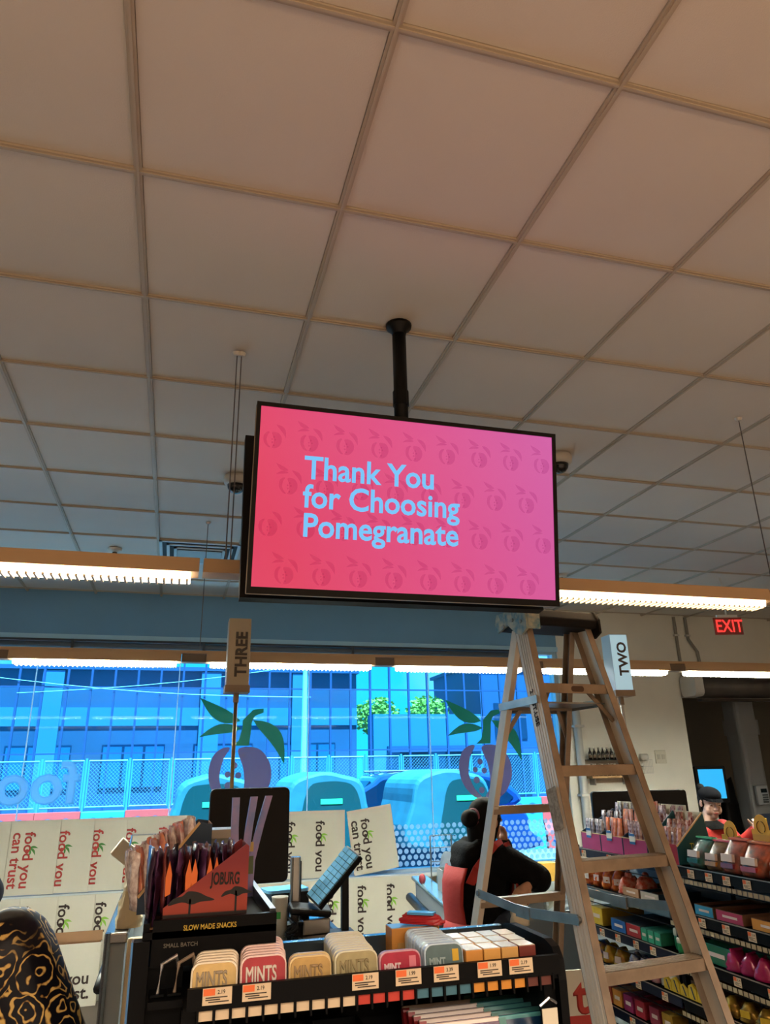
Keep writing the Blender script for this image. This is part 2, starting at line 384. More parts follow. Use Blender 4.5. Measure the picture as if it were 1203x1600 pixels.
def tree(x, y, h, r, lab):
    t = thing('tree', lab, 'tree', (x, y, -.15), 0, 'street trees across the road')
    obj('trunk', tube(B(), ((0, 0, 0), (.1, 0, h*.5), (0, .1, h*.8)), [.16, .12, .05], 7), m_tr, t)
    b = B(); rr = random.Random(int(x*10))
    for k in range(1300):
        a, e, q = rr.uniform(0, 2*PI), rr.uniform(-1, 1), rr.random()**.4
        c = Vector((r*q*math.cos(a)*math.sqrt(1-e*e), r*q*math.sin(a)*math.sqrt(1-e*e), h*.78+r*.8*q*e))
        d = Vector((rr.gauss(0, 1), rr.gauss(0, 1), rr.gauss(0, 1))).normalized(); u, v = frame_of(d); s = .14
        b.faces.new([b.verts.new(c+u*s), b.verts.new(c+v*s*.6), b.verts.new(c-u*s), b.verts.new(c-v*s*.6)])
    o = obj('leaves', b, m_lf, t); o['kind'] = 'stuff'
tree(11.7, 43.5, 6.2, 1.45, 'yellow-green street tree beyond the pavilion, left of the two in the roof gap')
tree(14.9, 43.5, 6.4, 1.4, 'yellow-green street tree beyond the pavilion, right of the two in the roof gap')
sc = thing('glazed_screen', 'tall screen of thin dark mullions and glass standing across the street', 'screen wall', (0, 34, 0))
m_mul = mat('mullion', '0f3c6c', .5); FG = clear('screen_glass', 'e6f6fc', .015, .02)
for k in range(-6, 25):
    x = -.72+.955*(k-6)
    o = obj('mullion', bx(B(), x-.045, x+.045, -.06, .06, -.2, 8.6), m_mul, sc) if k == -6 else obj('mullion', None, None, sc, data=mul_me)
    if k == -6: mul_me = o.data; mx0 = x
    else: o.location = (x-mx0, 0, 0)
    for z0, z1 in ((2.6, 5.24), (5.3, 8.5)):
        p = obj('pane', bx(B(), x+.05, x+.9, -.008, .008, z0, z1), FG, sc)
for z in (2.55, 5.27, 8.55): obj('transom', bx(B(), -14, 24, -.05, .05, z-.03, z+.03), m_mul, sc)
t = thing('street_lamp', 'slim pale street lamp pole rising between the canopied carts', 'street lamp', (4.36, 26, -.12))
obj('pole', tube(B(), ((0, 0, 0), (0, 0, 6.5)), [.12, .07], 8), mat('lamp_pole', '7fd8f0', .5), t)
obj('base', lathe(B(), [(.2, 0), (.2, .3), (.13, .4)], 8), mat('lamp_pole'), t)
obj('arm', tube(B(), ((0, 0, 6.4), (0, -.8, 6.7), (0, -1.6, 6.6)), .04, 6), mat('lamp_pole'), t)
for i, (p, q) in enumerate((((-8.37, 33.9, 5.75), (5.97, 33.9, 4.9)), ((-6.46, 33.93, 5.0), (6.92, 33.93, 6.6)))):
    tag(obj('overhead_cable', tube(B(), [tuple(p[k]+(q[k]-p[k])*s/8 - (.25*math.sin(PI*s/8) if k == 2 else 0) for k in range(3)) for s in range(9)], .009, 5), mat('lamp_pole')),
        ['thin overhead cable sloping down to the right across the glazed screen', 'thin overhead cable rising to the right across the glazed screen'][i], 'cable')
# covered carts at the kerb
m_cov = mat('cart_cover', '2a7084', .6, noise=(3, .2), bump=(6, .6)); m_cwin = mat('cart_window', '1a4448', .15, spec=.6)
m_tape = mat('reflective_tape', '3fe08a', .4); m_tyre = mat('tyre', '20262a', .8)
def cart(x, y, wd, lab, wx0, wx1, side=0):
    t = thing('covered_cart', lab, 'cart', (x, y, -.12), 0, 'canopied carts parked at the kerb')
    pts = smoothpoly([(-wd/2-.06, .75), (-wd/2, 1.35), (-wd/2+.1, 1.66), (-wd/2+.4, 1.78), (0, 1.8), (wd/2-.4, 1.76), (wd/2-.1, 1.66), (wd/2, 1.35), (wd/2+.03, .75)], 4)
    obj('canopy', prism(B(), pts, 0, 1.7), m_cov, t, bevel=.05, smooth=False)
    q = smoothpoly([(wx0, .8), (wx0+.02, 1.3), (wx0+.12, 1.6), (wx0+.3, 1.66), (wx1-.3, 1.66), (wx1-.1, 1.58), (wx1, 1.3), (wx1+.01, .8)], 3)
    wn = obj('rear_window', prism(B(), q, -.012, .0), m_cwin, t)
    obj('reflective_strip', bx(B(), (wx0+wx1)/2-.16, (wx0+wx1)/2+.16, -.02, -.012, 1.36, 1.43), m_tape, wn)
    obj('chassis', bx(B(), -wd/2, wd/2, .1, 2.2, .32, .75), mat('cart_chassis', '1f3f5c', .5), t, bevel=.04)
    for sx in (-1, 1):
        for yy in (.4, 1.9):
            o = obj('wheel', lathe(B(), [(.12, -.06), (.3, -.06), (.31, 0), (.3, .06), (.12, .06)], 14), m_tyre, t); o.rotation_euler = (0, PI/2, 0); o.location = (sx*(wd/2-.1), yy, .31)
cart(2.2, 11, 1.2, 'pale covered cart with dark rear window and green tape, right of the black monitor', -.38, .50)
cart(.64, 11.2, 1.15, 'pale covered cart with rounded dark window behind the lane three pole', -.5, .45)
cart(4.05, 10.8, 1.25, 'pale covered cart with dark window behind the aproned woman', -.16, .6)
def car(x, y, rz, lab, colr):
    t = thing('car', lab, 'car', (x, y, -.12), rz, 'cars parked in the street')
    mp = mat('car_paint_'+colr, colr, .18, .3, coat=1)
    body = smoothpoly([(-2.2, .35), (-2.25, .8), (-2.1, 1.02), (-1.2, 1.12), (1.0, 1.15), (2.1, 1.05), (2.25, .7), (2.2, .35)], 4)
    obj('body', prism(B(), body, -.88, .88), mp, t, bevel=.08)
    cab = smoothpoly([(-1.25, 1.1), (-.75, 1.6), (-.4, 1.74), (.9, 1.76), (1.7, 1.65), (2.05, 1.1)], 4)
    c = obj('cabin', prism(B(), cab, -.76, .76), mp, t, bevel=.08)
    gl = smoothpoly([(-1.05, 1.15), (-.7, 1.55), (-.4, 1.64), (.9, 1.66), (1.55, 1.56), (1.85, 1.15)], 3)
    obj('side_window', prism(B(), gl, -.775, .775), mat('car_glass', '0b2a45', .08), c)
    obj('windscreen', bx(B(), -.02, .02, -.68, .68, -.33, .33, Matrix.Translation((-1.02, 0, 1.36)) @ Matrix.Rotation(math.radians(42), 4, 'Y')), mat('car_glass'), c)
    for sx in (-1.4, 1.4):
        for sy in (-.82, .82):
            o = obj('wheel', lathe(B(), [(.15, -.11), (.33, -.11), (.35, 0), (.33, .11), (.15, .11)], 16), m_tyre, t); o.rotation_euler = (PI/2, 0, 0); o.location = (sx, sy, .35)
    for sy in (-.6, .6): obj('roof_rail', tube(B(), ((-.6, sy, 1.78), (1.2, sy, 1.78)), .02, 6), mat('rail_dark'), t)
    for sy in (-.65, .65): obj('headlamp', bx(B(), -2.26, -2.18, sy-.18, sy+.18, .78, .92), mat('lamp_glass', 'cfe6f0', .1), t, bevel=.02)
car(4.35, 14.4, 0, 'dark blue car with roof rails between the two canopied carts', '1f4a8c')
car(7.7, 10.9, math.radians(86), 'bright blue car with sloping bonnet seen beyond the stepladder', '2f7fc0')
# ---------------------------------------------------------------- hanging display
m_blk = mat('black_plastic', '060607', .5, spec=.25); m_blkm = mat('black_metal', '070708', .5, .2, spec=.25)
tv = thing('display_screen', 'large pink thank-you display facing the shop on a black ceiling pole', 'display', (.748, 2.25, 2.565))
tilt = Matrix.Rotation(.151, 4, 'X')
def tvpart(name, bm, m, par=tv, **k):
    o = obj(name, bm, m, par, **k); o.matrix_local = tilt; return o
W2, H2 = .5445, .3063
b = B(); bx(b, -W2-.014, W2+.014, .004, .045, -H2-.022, H2+.014)
tvpart('housing', b, m_blk, bevel=.004)
b = B()
for a in ((-W2-.014, -W2, -H2-.022, H2+.014), (W2, W2+.014, -H2-.022, H2+.014), (-W2, W2, H2, H2+.014), (-W2, W2, -H2-.022, -H2)): bx(b, a[0], a[1], -.006, .006, a[2], a[3])
tvpart('bezel', b, m_blk)
b = B()
bx(b, -W2-.015, W2+.015, .006, .010, -H2-.0235, -H2-.022); bx(b, -W2-.0155, -W2-.014, .006, .010, -H2-.022, H2)
tvpart('metal_trim', b, mat('trim_steel', 'a89878', .3, .9))
ms = bpy.data.materials.new('lit_screen'); ms.use_nodes = True; n = ms.node_tree.nodes; l = ms.node_tree.links
pb = n['Principled BSDF']; tcx = n.new('ShaderNodeTexCoord'); mpx = n.new('ShaderNodeMapping'); gr = n.new('ShaderNodeTexGradient'); rx = n.new('ShaderNodeValToRGB')
mpx.inputs['Location'].default_value = (.42, 0, 0); mpx.inputs['Rotation'].default_value = (0, math.radians(20), 0); mpx.inputs['Scale'].default_value = (.85, 1, 1)
l.new(tcx.outputs['Object'], mpx.inputs[0]); l.new(mpx.outputs[0], gr.inputs[0]); l.new(gr.outputs[0], rx.inputs[0])
e = rx.color_ramp.elements; e[0].position = 0; e[0].color = lin('dc3c60'); e[1].position = .95; e[1].color = lin('cc5ca4')
q = e.new(.45); q.color = lin('d94c84')
pb.inputs['Base Color'].default_value = (.02, .01, .01, 1); pb.inputs['Roughness'].default_value = .25; l.new(rx.outputs[0], pb.inputs['Emission Color']); pb.inputs['Emission Strength'].default_value = .82
pan = tvpart('screen_panel', bx(B(), -W2, W2, -.001, .004, -H2, H2), ms)
mm = bpy.data.materials.new('screen_motif'); mm.use_nodes = True; n = mm.node_tree.nodes; l = mm.node_tree.links; n.clear()
o_ = n.new('ShaderNodeOutputMaterial'); t_ = n.new('ShaderNodeBsdfTransparent'); t_.inputs[0].default_value = (.88, .80, .86, 1); l.new(t_.outputs[0], o_.inputs[0])
b = B(); r_ = random.Random(3)
for row, zc in enumerate((.22, .065, -.08, -.235)):
    for k in range(9):
        xc = -.50+.125*k+(.06 if row % 2 else 0)
        if abs(xc) > .5: continue
        s = .105
        for poly in [FR_BODY, FR_RIM]+FR_LEAF:
            pp = [(xc+px_*s*1.0, zc-.03+pz*s) for px_, pz in poly]
            if all(abs(a) < W2-.004 and abs(c) < H2-.004 for a, c in pp): b.faces.new([b.verts.new((a, -.0016-.0001*(k % 3), c)) for a, c in pp])
        for sx, sz, r in FR_SEED[:5]:
            b.faces.new([b.verts.new((xc+(sx+.1)*s+r*s*math.cos(a*PI/4), -.0021, zc-.03+sz*s+r*s*math.sin(a*PI/4))) for a in range(8)])
mo = tvpart('motif_print', b, mm); mo['kind'] = 'stuff'
m_txt = mat('screen_text', '000000', .5, emit='74c4f8', estr=.82)
for i, s_ in enumerate(('Thank You', 'for Choosing', 'Pomegranate')):
    tmx = tilt @ facing((-W2+.156, -.0035, .067-.099*i), (1, 0, 0))
    text('lettering', s_, .112, m_txt, tv, tmx, .0022, .0002, xs=.94)
tv2 = thing('display_screen', 'back-to-back black display housing hung behind the pink screen', 'display', (.735, 2.49, 2.565))
for nm, bb, mt in (('housing', bx(B(), -W2-.014, W2+.014, -.05, -.008, -H2-.022, H2+.014), m_blk), ('screen_panel', bx(B(), -W2, W2, -.008, -.003, -H2, H2), mat('screen_off', '101014', .15))):
    o = obj(nm, bb, mt, tv2); o.matrix_local = Matrix.Rotation(-.151, 4, 'X')
mt = thing('display_mount', 'black ceiling pole with round flange and bracket carrying the displays', 'mount', (.745, 2.345, CEIL))
obj('flange', lathe(B(), [(.052, 0), (.05, -.012), (.03, -.03), (.028, -.045)], 20), m_blkm, mt, smooth=True)
obj('pole', tube(B(), ((0, 0, 0), (0, 0, -.55)), .027, 14), m_blkm, mt, smooth=True)
obj('collar', tube(B(), ((0, 0, -.36), (0, 0, -.30)), .031, 14), m_blkm, mt)
obj('bracket', bx(B(), -.12, .12, -.018, .05, -.86, -.53), m_blkm, mt)
# ---------------------------------------------------------------- pendant light rows
m_ch = mat('pendant_channel', 'bfa07a', .5); m_tube = mat('lamp_tube', 'fff0dc', .4, emit='ffe2b8', estr=9.0); m_lou = mat('louvre_fin', 'e8d9be', .4)
def luminaire(x0, x1, y, z, lab, grp, lit=True):
    t = thing('linear_pendant', lab, 'ceiling light', ((x0+x1)/2, y, z), 0, grp); h = (x1-x0)/2
    b = prism(B(), [(-.05, .001), (-.044, .055), (.044, .055), (.05, .001)], -h, h, 'x')
    obj('reflector', b, m_ch, t)
    if lit:
        b = B()
        for s in (-1, 1): prism(b, [(s*.046, .0), (s*.040, -.026), (s*.036, -.026), (s*.040, .0)], -h+.03, h-.03, 'x')
        for s in (-1, 1): bx(b, s*(h-.03)-.002, s*(h-.03)+.002, -.036, .036, -.026, 0)
        obj('lens_skirt', b, mat('lens_skirt', 'fff0dc', .4, emit='ffe8c8', estr=5.0) if y < 4 else mat('lens_skirt_far', 'fff0dc', .4, emit='f6fff0', estr=11.0), t)
        obj('lamp_tube', bx(B(), -h+.034, h-.034, -.034, .034, -.024, -.012), mat('lamp_tube', 'fff0dc', .4, emit='ffeccf', estr=110.0) if y < 4 else mat('lamp_tube_far', 'fff0dc', .4, emit='fbffee', estr=335.0), t)
        n = int(2*h/.028); b = B()
        for k in range(n):
            x = -h+.04+(2*h-.08)*k/(n-1); bx(b, x-.004, x+.004, -.040, .040, -.034, -.022)
        f = obj('louvre', b, m_lou, t); f['kind'] = 'stuff'
    return t
Y1, Z1, Y2, Z2 = 2.70, 2.395, 4.97, 2.385
luminaire(-1.17, .045, Y1, Z1, 'lit linear pendant at left, ending short of the pink display', 'near pendant row')
luminaire(-2.40, -1.185, Y1, Z1, 'added lit linear pendant outside the left picture edge', 'near pendant row')  # extra lamp added out of view to brighten the ladder
luminaire(.06, 1.36, Y1, Z1, 'unlit brown pendant channel running behind the pink display', 'near pendant row', False)
luminaire(1.38, 2.60, Y1, Z1, 'lit linear pendant right of the pink display above the stepladder', 'near pendant row')
luminaire(2.62, 3.84, Y1, Z1, 'unlit pendant channel continuing right past the exit sign', 'near pendant row', False)
seg = [(-2.3, -1.10), (-1.02, .01), (.17, 1.32), (1.46, 2.47), (2.62, 3.72), (3.86, 4.95), (5.08, 6.2)]
nm = ['leftmost lit pendant of the far row before the window', 'lit pendant of the far row left of the lane three sign', 'lit pendant of the far row just right of the lane three sign',
      'lit pendant of the far row beside the ladder top', 'lit pendant of the far row seen through the ladder', 'lit pendant of the far row behind the lane two sign', 'rightmost lit pendant of the far row by the dark doorway']
for (a, c), s_ in zip(seg, nm): luminaire(a, c, Y2, Z2, s_, 'far pendant row')
ch = thing('pendant_rail', 'long brown rail linking the far row of pendants', 'light rail', (0, Y2, Z2))
obj('rail', bx(B(), -2.4, 6.4, -.02, .02, .058, .078), m_ch, ch)
for (a, c), (a2, c2) in zip(seg, seg[1:]): obj('joiner', bx(B(), c+.002, a2-.002, -.04, .04, .0, .052), mat('joiner_dark', '6b5c4c', .5), ch)
m_cab = mat('suspension_wire', '6a6460', .4, .6)
for i, (x, y, z, s_) in enumerate(((2.68, 2.71, Z1+.05, 'steel suspension cable of the near pendant row, right of the display'), (.14, 2.70, Z1+.05, 'steel suspension cable of the near pendant row, left of the display'),
                     (.158, 2.70, Z1+.05, 'second thin cable beside the near row suspension, left of the display'), (.124, Y2, Z2+.07, 'steel suspension cable of the far row above the lane three sign'),
                     (4.95, Y2, Z2+.07, 'steel suspension cable of the far row near the exit sign'))):
    c = thing('suspension_cable', s_, 'cable', (x, y, z), 0, 'pendant suspension cables')
    obj('wire', tube(B(), ((0, 0, 0), (0, 0, CEIL-z)), .0028, 5), m_cab, c); obj('ceiling_cup', lathe(B(), [(.02, CEIL-z-.001), (.012, CEIL-z-.015)], 10), m_white, c)
# ---------------------------------------------------------------- ceiling fittings
for x, y, s_ in ((.25, 4.08, 'white dome camera with black bubble on ceiling, left of the display'), (2.0, 3.36, 'dome camera with black bubble on ceiling, right of the display')):
    t = thing('dome_camera', s_, 'camera', (x, y, CEIL), 0, 'dome cameras')
    obj('base', lathe(B(), [(.075, -.001), (.078, -.02), (.072, -.045), (.058, -.055)], 24), mat('camera_white', 'b8b4ac', .5), t, smooth=True)
    obj('bubble', lathe(B(), [(.055, -.05), (.05, -.075), (.035, -.095), (.012, -.106)], 20), mat('bubble_black', '08080a', .08), t, smooth=True)
t = thing('air_diffuser', 'square white ceiling air diffuser with stepped frames near the far wall', 'vent', (.09, 5.75, CEIL))
for k, s_ in enumerate((.305, .25, .195)):
    b = B()
    for a in ((-s_, s_, -s_, -s_+.022), (-s_, s_, s_-.022, s_), (-s_, -s_+.022, -s_, s_), (s_-.022, s_, -s_, s_)): bx(b, a[0], a[1], a[2], a[3], -.014-.008*k, -.006-.008*k)
    obj('frame', b, mat('vent_white', 'c4d4da', .5), t)
obj('centre_plate', bx(B(), -.17, .17, -.17, .17, -.04, -.035), mat('vent_plate', 'a0b4ba', .6), t)
obj('backing', bx(B(), -.3, .3, -.3, .3, -.006, .0), mat('vent_dark', '26323a', .8), t)
for x, y, s_ in ((-.55, 5.77, 'small white ceiling sprinkler left of the air diffuser'), (3.35, 5.8, 'small white ceiling sprinkler above the right near pendant')):
    t = thing('sprinkler', s_, 'sprinkler', (x, y, CEIL), 0, 'ceiling sprinklers')
    obj('plate', lathe(B(), [(.055, -.001), (.05, -.02), (.02, -.03)], 16), m_white, t); obj('head', tube(B(), ((0, 0, -.03), (0, 0, -.075)), .018, 8), mat('dark_steel'), t); obj('deflector', lathe(B(), [(.035, -.08), (.035, -.075)], 12), m_white, t)
t = thing('exit_sign', 'red lit exit sign hanging from the ceiling at right', 'sign', (4.93, 5.6, 2.98), math.radians(-12))
obj('plate', bx(B(), -.135, .135, -.006, .006, -.16, .0), clear('exit_acrylic', 'e09a90', .05, .1, .5, 'c8766c'), t)
text('lettering', 'EXIT', .165, mat('exit_red', '300404', .5, emit='ff3a34', estr=1.1), t, facing((-.125, -.008, -.135)), .002, .001, xs=.78)
obj('hanger', bx(B(), -.10, .10, -.012, .012, 0, .025), m_white, t)
obj('stem', tube(B(), ((0, 0, .02), (0, 0, CEIL-2.98)), .008, 8), m_white, t)
# lane signs
m_box = mat('sign_frame', '8f7a63', .5); m_face = mat('sign_face', 'b5a68c', .4); m_brass = mat('sign_pole', '8c7c58', .35, .7)
def lanesign(name, word, x, y, z0, h, rz, lab, facemat, baseZ, pmat):
    t = thing('lane_sign', lab, 'sign', (x, y, baseZ), rz, 'lane number signs'); z0 -= baseZ; hw = .062
    obj('light_box', bx(B(), -hw, hw, -hw, hw, z0+.035, z0+h), facemat, t, bevel=.003)
    obj('base_cap', bx(B(), -hw-.006, hw+.006, -hw-.006, hw+.006, z0, z0+.038), m_box, t)
    m_ink = mat('sign_ink', '4a4038', .5)
    if word == 'TWO': obj('lit_face', bx(B(), -hw+.003, hw-.003, -hw-.0012, -hw, z0+.04, z0+h-.004), mat('backlit_face', 'c4dce4', .4, emit='a8dcf0', estr=.42), t)
    ln = .262 if word == 'THREE' else .165
    for f in range(2):
        if f == 0: mx_ = facing((.042, -hw-.0022, z0+.085 if word == 'THREE' else z0+.13), (0, 0, 1), (-1, 0, 0))
        else: mx_ = facing((-.042, hw+.0012, z0+.07), (0, 0, 1), (1, 0, 0))
        text('lettering', word, .088, m_ink, t, mx_, .003, .0004, xs=ln/(.088*(.62*len(word))))
    obj('pole', tube(B(), ((0, 0, 0), (0, 0, z0)), .011, 10), pmat, t, smooth=True)
    obj('foot', lathe(B(), [(.05, 0), (.05, .008), (.02, .02)], 16), pmat, t)
    obj('collar', tube(B(), ((0, 0, z0-.05), (0, 0, z0)), .016, 10), m_box, t)
lanesign('three', 'THREE', .318, 4.2, 2.115, .41, 0, 'beige lane sign reading THREE on a slim brass pole', m_face, .93, m_brass)
lanesign('two', 'TWO', 2.80, 4.25, 2.115, .40, math.radians(-6), 'pale lane sign reading TWO seen at an angle behind the ladder', mat('sign_face_blue', 'b4d0dc', .4), 1.05, mat('white_pole', 'c9c9c2', .4))
# ---------------------------------------------------------------- stepladder
m_al = mat('worn_aluminium', 'ece4d4', .42, .15, noise=(9, .2), bump=(40, .1), scale3=(1, 1, .25))
m_alb = mat('aluminium_flange', 'a08e7a', .5, .25, noise=(12, .3))
m_step = mat('step_tread', 'a28f79', .5, .25, noise=(14, .3))
m_steel = mat('zinc_steel', '9a9a94', .35, .8, noise=(10, .3))
m_cap = mat('ladder_cap_black', '100e0c', .7, 0, spec=.2, noise=(9, .5), hex2='181310')
m_capb = mat('ladder_cap_blue', '3f7f96', .45, .1, noise=(30, .3), hex2='b9b7a2')
lad = thing('stepladder', 'tall worn aluminium stepladder with blue-cornered black cap under the display', 'ladder', (1.5144, 2.6043, 0), .1249)
ZR = 2.003
def fx(z): return .173+.06*(ZR-z)
def fy(z): return -.2871*(ZR-z)
def rxx(z): return .155+.062*(ZR-z)
def ry(z): return .15+.32*(2.25-z)
dF = Vector((0, .2871, 1)).normalized()      # along the front rail (side view)
for s in (-1, 1):
    zt, zb = 2.285, .02
    top, bot = Vector((s*fx(zt), fy(zt), zt)), Vector((s*fx(zb), fy(zb), zb))
    d = (top-bot).normalized(); u = Vector((s, 0, 0)); bk = d.cross(u).normalized()
    if bk.y < 0: bk = -bk
    b = B(); T_ = Matrix((Vector((u.x, bk.x, d.x, bot.x)), Vector((u.y, bk.y, d.y, bot.y)), Vector((u.z, bk.z, d.z, bot.z)), (0, 0, 0, 1)))
    Ln = (top-bot).length
    bx(b, 0, .003, 0, .078, 0, Ln, T_)
    for k in range(4): bx(b, .003, .0052, .012+.015*k, .021+.015*k, 0, Ln, T_)     # flutes on the outer web
    r = obj('front_rail', b, m_al, lad)
    b = B(); bx(b, -.026, .003, -.003, 0, 0, Ln, T_); bx(b, -.026, .003, .078, .081, 0, Ln, T_)
    obj('rail_flange', b, m_alb, r)
    obj('rubber_foot', bx(B(), s*fx(0)-.03, s*fx(0)+.03, fy(0)-.01, fy(0)+.09, 0, .05), m_tyre, lad)
    zt2 = 2.27
    p, q = Vector((s*rxx(zt2), ry(zt2), zt2)), Vector((s*rxx(.02), ry(.02), .02))
    b = B(); dd = (p-q).normalized(); bk2 = dd.cross(Vector((s, 0, 0))).normalized()
    if bk2.y < 0: bk2 = -bk2
    T2 = Matrix((Vector((s, bk2.x, dd.x, q.x)), Vector((0, bk2.y, dd.y, q.y)), Vector((0, bk2.z, dd.z, q.z)), (0, 0, 0, 1))); L2 = (p-q).length
    bx(b, 0, .003, 0, .04, 0, L2, T2); bx(b, -.022, .003, -.003, 0, 0, L2, T2); bx(b, -.022, .003, .04, .043, 0, L2, T2)
    obj('rear_rail', b, m_al if s < 0 else m_alb, lad)
    obj('rubber_foot', bx(B(), s*rxx(0)-.025, s*rxx(0)+.025, ry(0)-.01, ry(0)+.05, 0, .04), m_tyre, lad)
for i in range(7):
    z = ZR-.305*i; hw = fx(z); y = fy(z)
    b = B(); bx(b, -hw+.002, hw-.002, y, y+.074, z-.004, z); bx(b, -hw+.002, hw-.002, y-.001, y+.003, z-.036, z); bx(b, -hw+.002, hw-.002, y+.07, y+.074, z-.025, z)
    for k in range(6): bx(b, -hw+.004, hw-.004, y+.008+.011*k, y+.013+.011*k, z, z+.0018)
    st = obj('step', b, m_step, lad)
    for s in (-1, 1): obj('rivet', tube(B(), ((s*(hw-.012), y-.003, z-.018), (s*(hw-.012), y+.001, z-.018)), .006, 8), mat('dark_steel'), st)
    if i == 0:
        obj('stamped_mark', prism(B(), rrect(.06, .022, .01, 3, .01, z-.019), y-.0022, y-.001), mat('ink_brown', '4a3322', .6), st)
for i, z in enumerate((1.95, 1.545, 1.19, .75, .36)):
    hw = rxx(z); y = ry(z)
    b = B(); bx(b, -hw+.002, hw-.002, y, y+.03, z-.03, z); bx(b, -hw+.002, hw-.002, y-.004, y+.034, z, z+.002)
    obj('rear_bar', b, m_alb, lad)
    if i == 0:
        for s in (-1, 1): obj('brace', bar(B(), (s*(hw-.07), y+.01, z-.02), (s*(rxx(z-.15)-.005), ry(z-.15)+.01, z-.15), .018, .004, (0, 1, 0)), m_alb, lad)
for s in (-1, 1):
    hw = fx(ZR); obj('step_brace', bar(B(), (s*(hw-.08), fy(ZR)+.05, ZR-.02), (s*(fx(ZR-.14)-.004), fy(ZR-.14)+.05, ZR-.14), .018, .004, (0, 1, 0)), m_alb, lad)
b = B(); prism(b, [(-.012, 2.285), (.015, 2.325), (.20, 2.325), (.215, 2.285), (.20, 2.255), (.0, 2.255)], -.178, .178, 'x')
ca = obj('top_cap', b, m_cap, lad, bevel=.006)
ca.location = (0, .045, -.015)
for s in (-1, 1):
    b = B(); prism(b, [(-.02, 2.235), (-.018, 2.292), (.012, 2.33), (.205, 2.33), (.222, 2.285), (.20, 2.25), (.12, 2.27), (.06, 2.225), (.02, 2.215)], s*.174, s*.186, 'x')
    if s < 0: bx(b, -.18, -.12, -.022, -.012, 2.235, 2.31)
    cb = obj('cap_bracket', b, m_capb if s < 0 else m_cap, lad, bevel=.003); cb.location = (0, .045, -.015)
    for yy, zz_ in ((.02, 2.27), (.08, 2.285), (.15, 2.27)): obj('rivet', tube(B(), ((s*.184, yy, zz_), (s*.19, yy, zz_)), .008, 8), m_steel, cb)
# spreaders (folding flat steel bars) and pail shelf
for s in (-1, 1):
    z = 1.225; p = Vector((s*(fx(z)+.008), fy(z)+.035, z)); q = Vector((s*(rxx(z)+.006), ry(z)+.02, z-.01)); m_ = (p+q)/2+Vector((0, 0, -.022))
    sp_ = obj('spreader', bar(bar(B(), p, m_, .003, .032), m_, q, .003, .032), m_steel, lad)
    for c in (p, m_, q): obj('pivot', tube(B(), (c+Vector((-.006, 0, 0)), c+Vector((.008, 0, 0))), .011, 10), m_steel, sp_)
    obj('hinge_plate', bx(B(), m_.x-.005, m_.x+.005, m_.y-.045, m_.y+.045, m_.z-.02, m_.z+.02), m_steel, sp_)
z = 1.93
ps_ = obj('pail_shelf', bx(bx(B(), -.16, .16, .03, .30, z, z+.006), -.16, .16, .295, .302, z-.02, z+.012), m_steel, lad)
for s in (-1, 1): obj('shelf_arm', bar(B(), (s*.19, -.01, z+.012), (s*.17, .30, z+.004), .004, .03), m_steel, ps_)
o = text('lettering', 'ST.USE', .032, mat('marker_ink', '2b2018', .7), lad, Matrix.Identity(4), .0006, .0006)
zt = 2.02; s = -1; d = Vector((-.06*-1*-1, 0, 0))
pz = Vector((-fx(1.93)-.0075, fy(1.93)+.055, 1.93)); dn = (Vector((-fx(1.7), fy(1.7), 1.7))-Vector((-fx(1.93), fy(1.93), 1.93))).normalized()
o.matrix_local = facing(pz, dn, Vector((0, -1, .2871)))
o = text('lettering', '2', .032, mat('marker_ink'), lad, facing(pz-dn*.05, dn, Vector((0, -1, .2871))), .0006, .0006)
o = obj('rail_label', bx(B(), 0, .0012, .01, .07, 0, .14), mat('worn_label', 'b3ad9e', .7, noise=(60, .5)), lad)
zl = 1.50; pb_ = Vector((-fx(zl)-.0075, fy(zl), zl)); bk = Vector((0, 1, -.2871)).normalized(); dv = -dn
o.matrix_local = Matrix(((-1, bk.x, dv.x, pb_.x), (0, bk.y, dv.y, pb_.y), (0, bk.z, dv.z, pb_.z), (0, 0, 0, 1)))
# ---------------------------------------------------------------- flat-packed white cartons under and on the window sill
m_card = mat('white_carton', 'c9c4b4', .8, noise=(2, .04)); m_kraft = mat('kraft_card', '9a7453', .85)
m_red = mat('print_red', 'a8322a', .7); m_brn = mat('print_brown', '2f1d16', .7); m_leafg = mat('print_green', '7fb23c', .7); m_leafd = mat('print_dark_green', '3f7a34', .7)
MINI = [leaf((.30, .26), (0, .0), .06, .05), leaf((.02, .36), (0, .0), .06, .03), leaf((.33, .02), (.02, .0), .05, .04)]
car_i = [0]
def carton(x1, y, z0, h, wd, lab, ink, gleaf, yaw=-.078, tilt_=0, lean=0, two=True, grp='flat white cartons along the window', tz=.09):
    t = thing('flat_carton', lab, 'carton', (x1, y, z0), 0, grp); t.rotation_euler = (lean, tilt_, yaw)
    obj('panel', bx(B(), -wd, 0, 0, .010, 0, h), m_card, t)
    obj('back_panel', bx(B(), -wd+.004, -.004, .0105, .016, 0, h-.003), m_kraft, t)
    ty = -.0012; sz = .118
    text('lettering', 'food you', sz, ink, t, facing((-wd+.125, ty, h-tz), (0, 0, -1), (1, 0, 0)), .0022, .0004, xs=1.02)
    if two: text('lettering', 'can trust', sz, ink, t, facing((-wd+.03, ty, h-tz), (0, 0, -1), (1, 0, 0)), .0022, .0004, xs=1.02)
    b = B()
    for lf in MINI: prism(b, [(-wd+.178+pz*.2-.01, h-tz-.125-px_*.2) for px_, pz in lf], ty-.0012, ty-.0002)
    obj('leaf_print', b, gleaf, t)
    b = B(); prism(b, [(-wd+.153+.017*math.cos(a*PI/6), h-tz-.150+.017*math.sin(a*PI/6)) for a in range(12)], ty-.001, ty-.0002); obj('fruit_print', b, ink, t)
P_ = .272; yrow1 = 7.292
